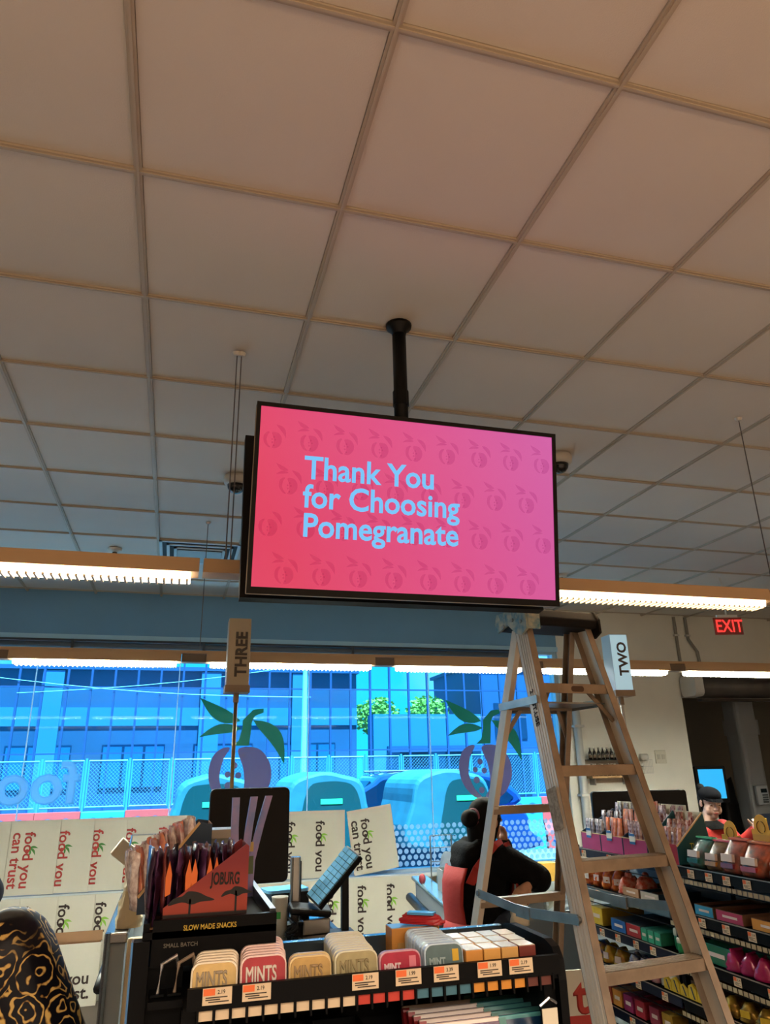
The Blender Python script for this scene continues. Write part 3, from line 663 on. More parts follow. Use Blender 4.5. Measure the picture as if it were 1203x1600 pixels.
names = ['leftmost', 'second', 'third', 'fourth', 'fifth', 'sixth', 'seventh', 'eighth', 'ninth']
xs1 = [-1.28, -.885, -.612, -.34, -.068, .20]
for k, x in enumerate(xs1):
    if k == 0: carton(x, yrow1, .765, .575, .40, 'leftmost white carton with red print standing on the window sill', m_red, m_leafd)
    else: carton(x, yrow1, .765, .575, .40, f'white carton with red rotated print on the sill, {names[k]} from the left', m_red, m_leafd)
xs2 = [.80, 1.075, 1.35, 1.63, 1.915]
for k, x in enumerate(xs2[:4]):
    carton(x, yrow1, .765, .575, .40, f'white carton with brown print on the sill, {names[k]} right of the black monitor', m_brn, m_leafg)
carton(2.15, yrow1-.035, .822, .565, .44, 'tilted white carton with brown print at the right end of the sill row', m_brn, m_leafg, yaw=0, tilt_=math.radians(-7.5))
yl = 7.10
for k, x in enumerate([-1.10, -.815, -.53, -.245, .04, .315]):
    carton(x, yl, 0, .765, .40, f'white carton with black print standing below the sill, {names[k]} from the left', m_brn, m_leafg, grp='flat white cartons standing below the sill', tz=.06)
for k, x in enumerate([.60, .88, 1.155, 1.43, 1.705, 1.98, 2.25]):
    carton(x, yl, 0, .765, .40, f'white carton with brown print below the sill between the counters, {names[k]} from the left', m_brn, m_leafg, grp='flat white cartons standing below the sill', tz=.06)
t = thing('open_carton', 'white carton with upright black print on the floor, brown flap folded up', 'carton', (-.44, 6.99, 0))
obj('panel', bx(B(), -.62, 0, 0, .008, 0, .435), m_card, t); obj('box_side', bx(B(), -.008, 0, .008, .085, 0, .435), m_card, t); obj('box_back', bx(B(), -.62, 0, .078, .086, 0, .435), m_kraft, t)
obj('flap', bx(B(), -.62, -.0, .07, .076, .435, .51), m_kraft, t)
text('lettering', 'food you', .118, m_brn, t, facing((-.065, -.001, .155)), .0022, .0004, align='RIGHT', xs=1.02); text('lettering', 'can trust.', .118, m_brn, t, facing((-.055, -.001, .055)), .0022, .0004, align='RIGHT', xs=1.02)
# ---------------------------------------------------------------- checkout lanes
ORD = ['first', 'second', 'third', 'fourth', 'fifth', 'sixth', 'seventh', 'eighth', 'ninth', 'tenth', 'eleventh', 'twelfth', 'thirteenth', 'fourteenth']
m_gloss = mat('glossy_counter', '7c8c98', .10, .6, coat=1); m_grey = mat('grey_laminate', '8f979a', .45); m_rub = mat('rubber_bumper', '10161c', .3)
m_sst = mat('stainless', '9a9690', .25, .9, noise=(4, .15)); m_pap = mat('paper', 'd8cfb8', .8); m_wire = mat('chrome_wire', 'b9bcc0', .2, .9)
m_film = clear('plastic_film', 'd8e4ea', .1, .25, .45, 'cfd8dc'); m_beige = mat('beige_bag', 'c9b793', .7, bump=(30, .3))
# lane three
c3 = thing('checkout_counter', 'lane three checkout counter with glossy top behind the left candy rack', 'counter', (0, 0, 0))
obj('worktop', bx(B(), .18, .86, 2.75, 5.3, .90, .93), m_gloss, c3, bevel=.006)
obj('cabinet', bx(B(), .20, .82, 2.78, 5.27, .0, .90), m_grey, c3)
obj('edge_strip', bx(B(), .858, .885, 2.75, 5.3, .885, .935), m_rub, c3)
a3 = thing('bagging_counter', 'stainless topped bagging arm of lane three beside the paisley jacket', 'counter', (0, 0, 0))
obj('side_panel', bx(B(), -.25, -.16, 4.36, 5.7, .0, .90), m_grey, a3)
obj('top_rail', bx(B(), -.262, -.15, 4.34, 5.72, .90, .95), m_sst, a3, bevel=.008)
obj('corner_post', tube(B(), ((-.245, 4.35, 0), (-.245, 4.35, .95)), .016, 10), m_sst, a3)
obj('back_panel', bx(B(), -.16, .3, 5.6, 5.7, .0, .90), m_grey, a3); obj('bumper', tube(B(), ((-.27, 4.4, .7), (-.27, 5.7, .7)), .025, 10), m_rub, a3, smooth=True)
bw = thing('bag_rack', 'wire rack of plastic bags standing on the lane three bagging arm', 'bag rack', (-.12, 4.75, .95))
b = B()
for sx in (-.07, .07): tube(b, ((sx, 0, 0), (sx, 0, .42)), .004, 6)
tube(b, ((-.07, 0, .42), (.07, 0, .42)), .004, 6); tube(b, ((-.07, 0, .2), (.07, 0, .2)), .003, 6); tube(b, ((-.07, 0, .42), (-.07, -.2, .38)), .004, 6); tube(b, ((.07, 0, .42), (.07, -.2, .38)), .004, 6)
obj('frame', b, m_wire, bw)
def sheetbag(w, h, d, seed=1, bulge=.3):
    """crumpled bag: a closed puffy form with a pinched, wavy top"""
    r = random.Random(seed); b = B(); rings = []
    for j in range(9):
        v = j/8; sc = 1-.35*v**3; row = []
        for k in range(18):
            a = 2*PI*k/18; n_ = 1+r.uniform(-.1, .1)
            row.append(b.verts.new((math.copysign(abs(math.cos(a))**.7, math.cos(a))*w/2*sc*n_, math.copysign(abs(math.sin(a))**.7, math.sin(a))*d/2*(1-.75*v*v)*n_, h*v+(r.uniform(-.04, .04)*h if j == 8 else 0))))
        rings.append(row)
    for p, q in zip(rings, rings[1:]):
        for k in range(18): b.faces.new((p[k], p[(k+1)%18], q[(k+1)%18], q[k]))
    b.faces.new(rings[0][::-1]); b.faces.new(rings[-1]); return b
tag(obj('plastic_bag', sheetbag(.15, .27, .12, 2), m_pap, loc=(-.13, 4.66, 1.05)), 'cream bag hanging open on the lane three wire bag rack', 'bag')
fb = obj('folded_bag', bx(B(), -.055, .055, -.03, .0, -.05, .05), m_pap, loc=(-.22, 4.62, 1.30), bevel=.008); fb.rotation_euler = (.1, math.radians(38), .2)
tag(fb, 'cream folded bag turned on its corner at the top of the wire rack', 'bag')
tag(obj('plastic_bag', sheetbag(.13, .16, .10, 8), m_beige, loc=(-.155, 4.45, .955)), 'beige crumpled bag lying on the near end of the bagging arm', 'bag')
tag(obj('bag_bundle', bx(B(), -.15, -.055, 4.30, 4.335, .28, .93), m_beige, bevel=.015), 'long beige bundle of bags hanging off the bagging arm end', 'bag')
# monitor seen from behind
mo = thing('register_monitor', 'large black register monitor seen from behind on the lane three counter', 'monitor', (.36, 3.6, .93), math.radians(4))
obj('back_shell', prism(B(), rrect(.365, .40, .025, 4, 0, .50), -.012, .02), m_blk, mo, bevel=.006)
obj('screen', bx(B(), -.17, .17, .02, .024, .33, .67), mat('screen_off'), mo)
obj('stand', bx(bx(B(), -.03, .03, .0, .05, .01, .4), -.1, .1, -.06, .1, 0, .012), m_blk, mo)
# pin-pad / keyboard cluster
kb = thing('register_keyboard', 'steeply tilted black keyboard with keys painted in reflected blue on a black post', 'keyboard', (.90, 4.03, .93))
obj('post', bx(B(), -.018, .018, -.015, .015, 0, .33), m_blkm, kb); obj('foot', bx(B(), -.08, .04, -.05, .05, 0, .012), m_blkm, kb)
KM = Matrix.Translation((-.065, -.02, .265)) @ Matrix.Rotation(math.radians(-46), 4, 'Y') @ Matrix.Rotation(math.radians(28), 4, 'X')
o = obj('key_tray', bx(B(), -.155, .155, -.065, .065, -.03, 0), m_blk, kb, bevel=.005); o.matrix_local = KM
m_key = mat('painted_reflection_blue', '7cc4f2', .12, .1)  # blue window reflection painted into the colour of keys and printer lid
for r in range(10):
    for c in range(3):
        o = obj('key', bx(B(), -.146+r*.0293, -.1195+r*.0293, -.058+c*.039, -.0225+c*.039, 0, .008 if r < 8 else .012), m_key, kb) if (r, c) == (0, 0) or r == 8 and c == 0 else obj('key', None, None, kb, data=key_me)
        if (r, c) == (0, 0) or (r == 8 and c == 0): key_me = o.data; br, bc = r, c
        o.matrix_local = KM @ Matrix.Translation(((r-br)*.0293, (c-bc)*.039, 0))
o = obj('hinge', tube(B(), ((-.02, -.03, .26), (-.02, .03, .26)), .018, 10), m_blkm, kb)
pp = thing('card_terminal', 'black card terminal on a swivel base beside the tilted keyboard', 'card terminal', (.70, 4.05, .93))
obj('base', bx(B(), -.07, .07, -.06, .06, 0, .05), m_blk, pp, bevel=.01)
o = obj('head', bx(B(), -.10, .11, -.05, .05, .10, .135), m_blk, pp, bevel=.012); o.rotation_euler = (.2, .12, 0)
obj('neck', tube(B(), ((0, 0, .05), (0, 0, .11)), .022, 10), m_blk, pp)
obj('lens_window', bx(B(), -.005, .05, -.066, -.06, .005, .035), mat('scanner_red', '601018', .2, emit='e0304a', estr=.6), pp)
for k in range(3): obj('cable', tube(B(), [(-.08+.03*math.sin(s*.9+k), -.07-.015*k, .08-.07*math.sin(PI*s/8)+.01*k) if 0 < s < 8 else ((-.09, -.05, .09) if s == 0 else (.06, -.05, .06)) for s in range(9)], .0055, 6), m_rub, pp)
gp = thing('scanner_tower', 'upright grey metal scanner tower standing beside the card terminal', 'scanner', (.655, 4.1, .93))
obj('column', prism(B(), rrect(.05, .045, .012), .05, .35, 'z'), m_sst, gp); obj('base', bx(B(), -.06, .06, -.05, .05, 0, .05), m_blk, gp, bevel=.008)
obj('front_strip', bx(B(), .025, .03, -.012, .012, .08, .33), m_blk, gp)
pr = thing('receipt_printer', 'low black printer with lid painted in reflected blue behind the scanner tower', 'printer', (.66, 4.5, .93), .2)
obj('body', bx(B(), -.10, .12, -.08, .08, 0, .14), m_blk, pr, bevel=.012); o = obj('lid', prism(B(), rrect(.24, .17, .03), .14, .155, 'z'), m_key, pr)
sc = thing('barcode_scanner', 'flat scanner plate with clear sides let into the lane three counter', 'scanner', (.76, 3.86, .93), .15)
obj('frame', bx(B(), -.09, .09, -.13, .13, 0, .012), m_sst, sc); obj('glass', bx(B(), -.07, .07, -.11, .11, .012, .014), mat('scanner_glass', '11181e', .05), sc); obj('tower', bx(B(), -.07, .07, .10, .14, .012, .08), m_sst, sc, bevel=.006)
pr2 = thing('paper_roll_tube', 'white paper cup tube with green label on the glossy counter', 'cup', (.572, 4.05, .93))
obj('cup', lathe(B(), [(.038, 0), (.04, .17), (.042, .178), (.036, .178), (.034, .02)], 24), mat('cup_white', 'd6d4c6', .5), pr2, smooth=True)
obj('printed_label', bx(B(), -.03, .0, -.0415, -.038, .085, .115), mat('label_green', '2f9e48', .5), pr2)
# lane two
c2 = thing('checkout_counter', 'lane two grey checkout arm with dark bumper behind the aproned woman', 'counter', (0, 0, 0))
AM = Matrix.Translation((1.618, 4.52, 0)) @ Matrix.Rotation(math.radians(-8.6), 4, 'Z')
def c2p(nm, bm, m, **k):
    o = obj(nm, bm, m, c2, **k); o.matrix_local = AM; return o
c2p('side_panel', bx(B(), 0, .09, 0, 1.1, 0, .92), m_grey); c2p('top_rail', bx(B(), -.015, .105, -.015, 1.2, .92, .945), mat('rail_blue_grey', '7fa6b8', .25, .5), bevel=.008)
c2p('bumper', tube(B(), ((-.025, .0, .80), (-.025, 1.22, .80)), .032, 12), m_rub, smooth=True); c2p('kick_plate', bx(B(), -.006, 0, 0, 1.2, 0, .12), m_sst)
c2p('end_post', bx(B(), -.01, .10, -.03, 0, 0, .90), mat('brown_laminate', '5a4238', .5))
cc = thing('bagging_well', 'open metal bagging well at the back of lane two behind the woman', 'counter', (0, 0, 0))
obj('back_rail', bx(B(), 1.95, 3.0, 5.55, 5.62, .88, .945), mat('rail_blue_grey'), cc); obj('back_wall', bx(B(), 1.95, 3.0, 5.53, 5.55, .0, .92), m_sst, cc)
obj('well_floor', bx(B(), 1.95, 3.0, 4.85, 5.53, .70, .72), m_sst, cc); obj('divider', bx(B(), 2.47, 2.49, 4.95, 5.53, .72, .92), m_sst, cc); obj('front_apron', bx(B(), 2.24, 3.0, 4.83, 4.85, .46, .80), m_grey, cc); obj('frame', bx(B(), 1.97, 2.99, 4.95, 5.5, .0, .70), m_dark, cc)
t = thing('grocery_box', 'grey open carton with stamped letters on the lane two arm', 'box', (1.80, 4.95, .945), math.radians(-8))
b = B()
for a in ((-.055, .055, -.09, -.086), (-.055, .055, .086, .09), (-.055, -.051, -.086, .086), (.051, .055, -.086, .086)): bx(b, a[0], a[1], a[2], a[3], 0, .13)
obj('walls', b, mat('grey_card', '9aa2a2', .7), t); text('lettering', '12LT', .034, mat('stamp_ink', '3c3a3a', .7), t, facing((-.04, -.092, .075)), .0008, .0004); text('lettering', 'JJJ', .034, mat('stamp_ink'), t, facing((-.04, -.092, .035)), .0008, .0004)
obj('bottom', bx(B(), -.055, .055, -.09, .09, 0, .004), mat('grey_card'), t)
wr = thing('bag_rack', 'chrome wire bag rack on the lane two arm, left of the woman', 'bag rack', (1.90, 5.35, .945))
for sx in (-.08, .08): obj('upright', tube(B(), ((sx, 0, 0), (sx, 0, .3), (sx, -.08, .3)), .005, 6), m_wire, wr)
for z in (.3, .22, .13): obj('rung', tube(B(), ((-.08, 0, z), (.08, 0, z)), .004, 6), m_wire, wr)
tag(obj('plastic_bag', sheetbag(.16, .19, .12, 5), m_film, loc=(1.93, 5.25, .95)), 'clear plastic bags hanging in the lane two wire rack', 'bag')
t = thing('paper_stack', 'small stack of cream paper slips on the lane two arm beside the woman', 'paper', (1.80, 4.62, .945), .3)
for k in range(4): obj('slip', bx(B(), -.04, .04, -.05, .05, .02*k, .02*k+.018), m_pap, t)
tag(obj('red_tag', ell(B(), (0, 0, .03), (.025, .02, .035), 12), mat('dark_red', '8c2f38', .6), loc=(1.735, 5.30, .945)), 'small dark red lump on the corner of the lane two arm', 'ornament')
tag(obj('plastic_bag', sheetbag(.30, .20, .22, 11), m_film, loc=(2.69, 5.14, .722)), 'heap of clear plastic bags in the lane two bagging well', 'bag')
tag(obj('yellow_box', bx(B(), -.06, .06, -.05, .05, 0, .30), mat('yellow_card', 'd8a94a', .6), loc=(2.75, 5.42, .72), bevel=.003), 'tan yellow carton standing in the back corner of the bagging well', 'box')
tag(obj('white_sheet', bx(B(), -.18, .18, -.09, .09, 0, .012), m_pap, loc=(2.15, 5.08, .72), bevel=.004), 'flat white stack of bags on the bagging well floor by the woman', 'bag')
# right-hand register
rc = thing('checkout_counter', 'lane two register counter standing behind the right candy rack', 'counter', (0, 0, 0))
obj('worktop', bx(B(), 2.72, 3.40, 2.6, 4.78, 1.02, 1.05), m_gloss, rc); obj('cabinet', bx(B(), 2.74, 3.36, 2.62, 4.76, 0, 1.02), m_grey, rc)
mo2 = thing('register_monitor', 'wide black register monitor behind the wrapped candy sticks', 'monitor', (3.07, 4.6, 1.05), math.radians(-12))
obj('back_shell', prism(B(), rrect(.66, .30, .02, 4, 0, .33), -.015, .02), m_blk, mo2, bevel=.006); obj('stand', bx(bx(B(), -.03, .03, .0, .05, 0, .25), -.12, .12, -.08, .1, 0, .012), m_blk, mo2)
# ---------------------------------------------------------------- left candy rack
m_rk = mat('rack_black', '040405', .5, .0, spec=.12); m_tagw = mat('tag_paper', 'd9c3a2', .7); m_tago = mat('tag_orange', 'e8703a', .7); m_prt = mat('tag_print', '3a3028', .8)
lr = thing('candy_rack', 'black candy rack in front with rows of mint tins and price tags', 'display rack', (0, 0, 0))
for x, y in ((.06, 1.53), (.755, 1.53), (.06, 1.76), (.755, 1.76)): obj('post', bx(B(), x-.012, x+.012, y-.012, y+.012, 0, 1.31), m_rk, lr)
for z in (1.315, 1.165, .95, .72): obj('shelf', bx(B(), .05, .77, 1.505, 1.775, z-.012, z), m_rk, lr)
obj('back_lip', bx(B(), .05, .77, 1.765, 1.785, 1.315, 1.352), mat('lip_gloss', '5a6a76', .15, .7), lr); obj('back_panel', bx(B(), .05, .77, 1.776, 1.782, .4, 1.31), m_rk, lr)
obj('side_panel', prism(B(), [(1.50, 1.30), (1.505, 1.335), (1.52, 1.355), (1.55, 1.364), (1.72, 1.364), (1.765, 1.355), (1.78, 1.33), (1.78, .02), (1.50, .02)], .768, .785, 'x'), m_rk, lr)
def price_tag(par, mtx, w_=.056, h_=.042, price='2.19', flip=False, key='tag'):
    if key+'b' not in bar_me:
        o = obj('price_tag', bx(B(), 0, w_, 0, h_, 0, .0012), m_tagw, par); bar_me[key+'b'] = o.data
    else: o = obj('price_tag', None, None, par, data=bar_me[key+'b'])
    o.matrix_local = mtx
    if key+'o' not in bar_me:
        bar_me[key+'o'] = obj('orange_corner', bx(B(), .001, w_*.42, h_*.56, h_-.001, .0012, .0016), m_tago, o).data
        b = B()
        for k, (u0, u1) in enumerate(((.1, .85), (.1, .6), (.2, .9))): bx(b, w_*u0, w_*u1, h_*(.40-.13*k), h_*(.40-.13*k)+.0018, .0012, .0015)
        bar_me[key+'p'] = obj('print', b, m_prt, o).data
    else:
        obj('orange_corner', None, None, o, data=bar_me[key+'o']); obj('print', None, None, o, data=bar_me[key+'p'])
    text('lettering', price, h_*.34, m_prt, o, Matrix.Translation((w_*.5, h_*.62, .0013)), .0001, .0003, xs=.9)
    return o
RA = math.atan2(-.012, .66)
rail = obj('price_rail', bx(B(), .055, .77, 1.494, 1.505, 1.312, 1.346), m_rk, lr)
for x, p in ((.106, '2.19'), (.174, '2.19'), (.372, '2.19'), (.455, '1.99'), (.530, '3.39'), (.619, '1.99'), (.685, '2.19')):
    price_tag(lr, facing((x-.025, 1.4925, 1.3205)), .050, .0255, price=p)
chip = {}
chips = [('tag_paper', 'd9c3a2')]*10+[('chip_red', 'c03a2c')]*4+[('chip_teal', '3f6f80')]*4+[('chip_orange', 'd08a30')]*4+[('chip_brown', '5c2a20')]*2
for k, (nm_, hx) in enumerate(chips):
    x = .088+.0283*k
    o = obj('label_chip', bx(B(), -.0115, .0115, 0, .002, 0, .0155), mat(nm_, hx, .6), lr) if nm_ not in chip else obj('label_chip', None, None, lr, data=chip[nm_])
    chip[nm_] = o.data; o.location = (x, 1.499, 1.2955)
for k in range(25):
    o = obj('wire_pin', bx(B(), -.0018, .0018, -.003, .003, 0, .028), m_rk, lr) if k == 0 else obj('wire_pin', None, None, lr, data=pin_me)
    if k == 0: pin_me = o.data
    o.location = (.074+.0283*k, 1.496, 1.288)
def tin_kind(hexface, hexrim, word, w_, h_, hw_word, wordcol, badge=None, rim='tin_rim'):
    """one embossed mint tin standing on its long edge, face towards -y"""
    t = bpy.data.objects.new('mint_tin', None); COL.objects.link(t)
    m1 = mat('tin_'+hexface, hexface, .35, .25, noise=(40, .18)); m2 = mat('tinrim_'+hexrim, hexrim, .3, .1)
    obj('case', prism(B(), rrect(w_, h_, .016, 4, 0, h_/2), .003, .0195), m2, t, bevel=.002)
    obj('lid', prism(B(), rrect(w_-.006, h_-.006, .014, 4, 0, h_/2), 0, .004), m1, t, bevel=.001)
    text('lettering', word, hw_word, mat('tinword_'+wordcol, wordcol, .4), t, facing((-w_*.40, -.0006, h_*(.40 if badge is None else .42))), .001, .0005, xs=w_*.80/(hw_word*.68*len(word)) if badge is None else .8)
    if badge: obj('badge', bx(B(), w_*.2, w_*.36, -.0008, 0, h_*.5, h_*.82), mat('badge_'+badge, badge, .4), t)
    return t
def row_of(proto, x, y0, n, dy, z, lab, grp, lean=.12):
    r = random.Random(int(x*1000))
    for k in range(n):
        o = proto if k == 0 else dup(proto)
        o.location = (x+.0022*k+r.uniform(-.0012, .0012), y0+dy*k, z-.0004*k); o.rotation_euler = (-lean+r.uniform(-.012, .012), 0, r.uniform(-.02, .02))
        tag(o, lab % (('front' if k == 0 else ORD[k]+' from the front')), 'mint tin', grp)
ZS = 1.316
row_of(tin_kind('d8b878', 'f4ead0', 'MINTS', .082, .064, .034, '9a8a70'), .102, 1.515, 8, .0235, ZS, 'cream and gold mint tin, %s of the row furthest left', 'cream mint tins')
row_of(tin_kind('b03a42', 'f4d8d0', 'MINTS', .084, .068, .034, 'd8cfc4'), .190, 1.514, 8, .0235, ZS, 'red mint tin with white wording, %s of its row', 'red mint tins')
row_of(tin_kind('c4a060', 'e0c890', 'MINTS', .080, .060, .030, '9a7f58'), .276, 1.518, 2, .024, ZS, 'amber mint tin, %s of the short pair between red and sage rows', 'amber mint tins')
row_of(tin_kind('a99e74', 'dcdcc0', 'MINTS', .084, .063, .032, '8a7d58'), .362, 1.515, 9, .0225, ZS, 'sage green mint tin, %s of the middle row', 'sage mint tins')
row_of(tin_kind('b02a44', 'c99aa8', 'MINT', .084, .056, .017, 'd8c0c4', 'd87888'), .450, 1.516, 1, .024, ZS, 'single crimson tin reading MINT, %s of the slot beside blue tins', 'crimson mint tin')
row_of(tin_kind('5c7478', 'c0d8e8', 'MINT', .080, .062, .017, '93a6a8', 'd0a828'), .537, 1.515, 8, .023, ZS, 'blue-grey mint tin with yellow badge, %s of its row', 'blue-grey mint tins')
def pack(w_, d_, h_, mt_, topm=None, nm='gum_box'):
    t = bpy.data.objects.new(nm, None); COL.objects.link(t)
    obj('carton', bx(B(), -w_/2, w_/2, 0, d_, 0, h_), mt_, t, bevel=.0015)
    obj('top_panel', bx(B(), -w_/2+.001, w_/2-.001, .001, d_-.001, h_, h_+.0008), topm or mt_, t)
    obj('front_print', bx(B(), -w_*.38, w_*.38, -.0008, 0, h_*.3, h_*.5), mat('print_gold', 'b89050', .5), t)
    return t
kinds = [('c98a3c', 'c9b08a'), ('d09a4c', 'd0bb98'), ('c99a55', 'bba890'), ('6a2418', 'd8b890')]
for c, (h1, h2) in enumerate(kinds):
    pk = pack(.0355, .05, .046, mat('gumbox_'+h1, h1, .5), mat('gumtop_'+h2, h2, .25, .2))
    for r in range(3):
        o = pk if r == 0 else dup(pk)
        o.location = (.598+.038*c+.004*r, 1.514+.054*r, ZS)
        tag(o, f"{['orange','amber','tan','dark red'][c]} gum box with pale top, {['front','second from the front','third from the front'][r]} in its column", 'gum box', 'gum boxes on the candy rack')
t = pack(.11, .05, .056, mat('gumbox_c98a3c'), mat('carton_top_lit_blue', '8cb4cc', .2, .1), 'gum_carton'); t.location = (.542, 1.714, ZS)  # blue light on the carton top is painted into its colour
tag(t, 'orange gum carton standing behind the blue-grey mint tins', 'carton')
t = thing('candy_pouch', 'red and blue pouch lying on top of the orange gum carton', 'pouch', (.560, 1.725, ZS+.060), -.6)
obj('pouch', sheetbag(.10, .02, .035, 4), mat('pouch_red', 'a82028', .3), t); obj('window', bx(B(), -.03, .03, -.012, .012, .018, .023), mat('pouch_blue', '4f9ad0', .15), t)
for (x, hexe, hexf, wd, lab, n_) in ((.585, 'd8c4b8', '5a1c50', .155, 'red and white chocolate bar', 5), (.735, '4a8c8c', '143a5c', .15, 'teal chocolate bar', 6)):
    p = bpy.data.objects.new('chocolate_bar', None); COL.objects.link(p)
    obj('wrapper', bx(B(), -wd/2, wd/2, .002, .014, 0, .072), mat('barwrap_'+hexe, hexe, .25, .1), p, bevel=.002); obj('face', bx(B(), -wd/2+.003, wd/2-.003, 0, .002, .002, .064), mat('barface_'+hexf, hexf, .2, noise=(30, .5)), p)
    obj('end_band', bx(B(), -wd/2-.0006, -wd/2+.014, -.0006, .0146, .004, .068), mat('pouch_red') if hexf == '5a1c50' else mat('bar_green', '2f7a70', .3), p)
    for k in range(n_):
        o = p if k == 0 else dup(p)
        o.location = (x, 1.535+.038*k, 1.168-.002*k); o.rotation_euler = (-.35, 0, 0)
        tag(o, f"{lab} on the second shelf, {['frontmost','second from the front','third from the front','fourth from the front','fifth from the front','rearmost'][k]}", 'chocolate bar', lab+'s')
for k, x in enumerate((.14, .25, .36)):
    t = thing('candy_tray', f"dark open candy tray with pale rim on the second shelf, {ORD[k]} from the left", 'tray', (x, 1.52, 1.168), 0, 'dark trays on the second shelf')
    b = B()
    for a in ((-.05, .05, 0, .004), (-.05, .05, .196, .2), (-.05, -.046, .004, .196), (.046, .05, .004, .196)): bx(b, a[0], a[1], a[2], a[3], 0, .05)
    obj('walls', b, m_rk, t); obj('rim', bx(B(), -.05, .05, -.002, .002, .046, .052), mat('rim_pale', 'a8c4b8', .5), t)
    obj('contents', bx(B(), -.044, .044, .006, .194, .002, .03), [mat('choc_brown', '4a2f22', .4), mat('gumbox_6a2418'), mat('bar_green')][k], t)
t = thing('shelf_card', 'blank white card hanging from a clip at the right of the candy rack', 'card', (.735, 1.485, 1.215))
obj('card', bx(B(), -.016, .016, -.001, .001, 0, .045), m_pap, t); obj('clip', tube(B(), ((-.02, 0, .05), (0, 0, .062), (.02, .01, .05)), .003, 6), m_wire, t)
# upper left unit with snack cartons
ul = thing('snack_stand', 'tall black stand left of the mint tins holding snack cartons', 'display rack', (0, 0, 0))
obj('front_panel', bx(B(), -.012, .226, 1.64, 1.655, 1.352, 1.432), m_rk, ul)
obj('side_rim', bx(B(), .214, .226, 1.655, 2.2, 1.36, 1.437), mat('rim_grey', '2a3036', .3, .3), ul); obj('left_rim', bx(B(), -.03, -.018, 1.655, 2.2, 1.36, 1.425), m_rk, ul)
obj('tray_floor', bx(B(), -.03, .226, 1.64, 2.2, 1.40, 1.412), m_rk, ul); obj('back_rim', bx(B(), -.03, .226, 2.19, 2.2, 1.36, 1.437), m_rk, ul)
obj('lower_body', bx(B(), -.028, .05, 1.655, 2.2, .02, 1.352), m_rk, ul); obj('front_post', bx(B(), -.045, -.015, 1.625, 1.66, 0, 1.40), m_rk, ul); obj('lower_right', bx(B(), .05, .22, 1.80, 2.2, .02, 1.352), m_rk, ul)
text('lettering', 'SLOW MADE SNACKS', .013, mat('print_yellow', 'c9a83a', .5), ul, facing((.045, 1.6385, 1.412)), .0002, .0003, xs=.8)
text('lettering', 'SMALL BATCH', .010, mat('print_dim', '6a6458', .6), ul, facing((.01, 1.6385, 1.385)), .0001, .0003, xs=1.0)
obj('edge_reflection', bx(B(), -.049, -.045, 1.63, 1.655, .9, 1.40), mat('edge_reflection_blue', '4f86c0', .15, .5), ul)  # blue strip stands in for light reflected along the post edge
for k in range(2):
    t = thing('display_clip', ['shiny clear clip on the dark shelf left of the cream tins', 'bent wire hook on the dark shelf left of the cream tins'][k], 'clip', (.005+.03*k, 1.60, 1.316))
    obj('arm', tube(B(), ((0, 0, 0), (.005, 0, .05), (.03, .01, .06), (.035, .02, .04)), .004, 8), [m_wire, mat('clear_clip', '8a7a6a', .1, .3)][k], t); obj('foot', bx(B(), -.012, .012, -.01, .03, 0, .004), m_rk, t)
obj('dark_shelf', bx(B(), -.01, .055, 1.57, 1.655, 1.302, 1.314), m_rk, ul)
jc = thing('snack_carton', 'red sunset carton reading JOBURG with slanted side on the black stand', 'carton', (0, 0, 1.413))
msn = bpy.data.materials.new('sunset_print'); msn.use_nodes = True; n = msn.node_tree.nodes; l = msn.node_tree.links
tcx = n.new('ShaderNodeTexCoord'); sx_ = n.new('ShaderNodeSeparateXYZ'); rx = n.new('ShaderNodeValToRGB'); mr = n.new('ShaderNodeMapRange'); mr.inputs['From Max'].default_value = .14
l.new(tcx.outputs['Object'], sx_.inputs[0]); l.new(sx_.outputs['Z'], mr.inputs['Value']); l.new(mr.outputs[0], rx.inputs[0]); l.new(rx.outputs[0], n['Principled BSDF'].inputs['Base Color'])
e = rx.color_ramp.elements; e[0].color = lin('3a1a14'); e[0].position = .0; e[1].color = lin('7c1c26'); e[1].position = .8; q = e.new(.28); q.color = lin('9c3826'); q = e.new(.18); q.color = lin('98341f'); q = e.new(.165); q.color = lin('140b0a')
obj('side_panel', prism(B(), [(.006, 0), (.168, 0), (.168, .142), (.162, .146), (.004, .036)], 1.662, 1.665), msn, jc)
obj('far_side', prism(B(), [(.006, 0), (.168, 0), (.168, .142), (.162, .146), (.004, .036)], 1.79, 1.793), msn, jc); obj('back', bx(B(), .165, .168, 1.665, 1.79, 0, .142), msn, jc); obj('bottom', bx(B(), -.03, .165, 1.665, 1.79, 0, .003), m_kraft, jc)
text('lettering', 'JOBURG', .031, mat('ink_black', '0c0808', .6), jc, facing((.094, 1.6608, .074), (1, 0, -.05)), .0009, .0003, xs=.50)
b = B()
for tx, tz, ts in ((.055, .044, 1.0), (.145, .054, .7)):
    prism(b, smoothpoly([(tx-.042*ts, tz-.004), (tx-.032*ts, tz+.008*ts), (tx-.015*ts, tz+.012*ts), (tx-.004*ts, tz+.020*ts), (tx+.016*ts, tz+.017*ts), (tx+.030*ts, tz+.010*ts), (tx+.048*ts, tz+.002*ts), (tx+.02*ts, tz), (tx+.004*ts, tz-.004), (tx-.016*ts, tz+.001)], 3), 1.6612, 1.6618); bx(b, tx-.002, tx+.002, 1.6612, 1.6618, .02, tz+.006)
o = obj('tree_print', b, mat('ink_black'), jc); o['kind'] = 'stuff'
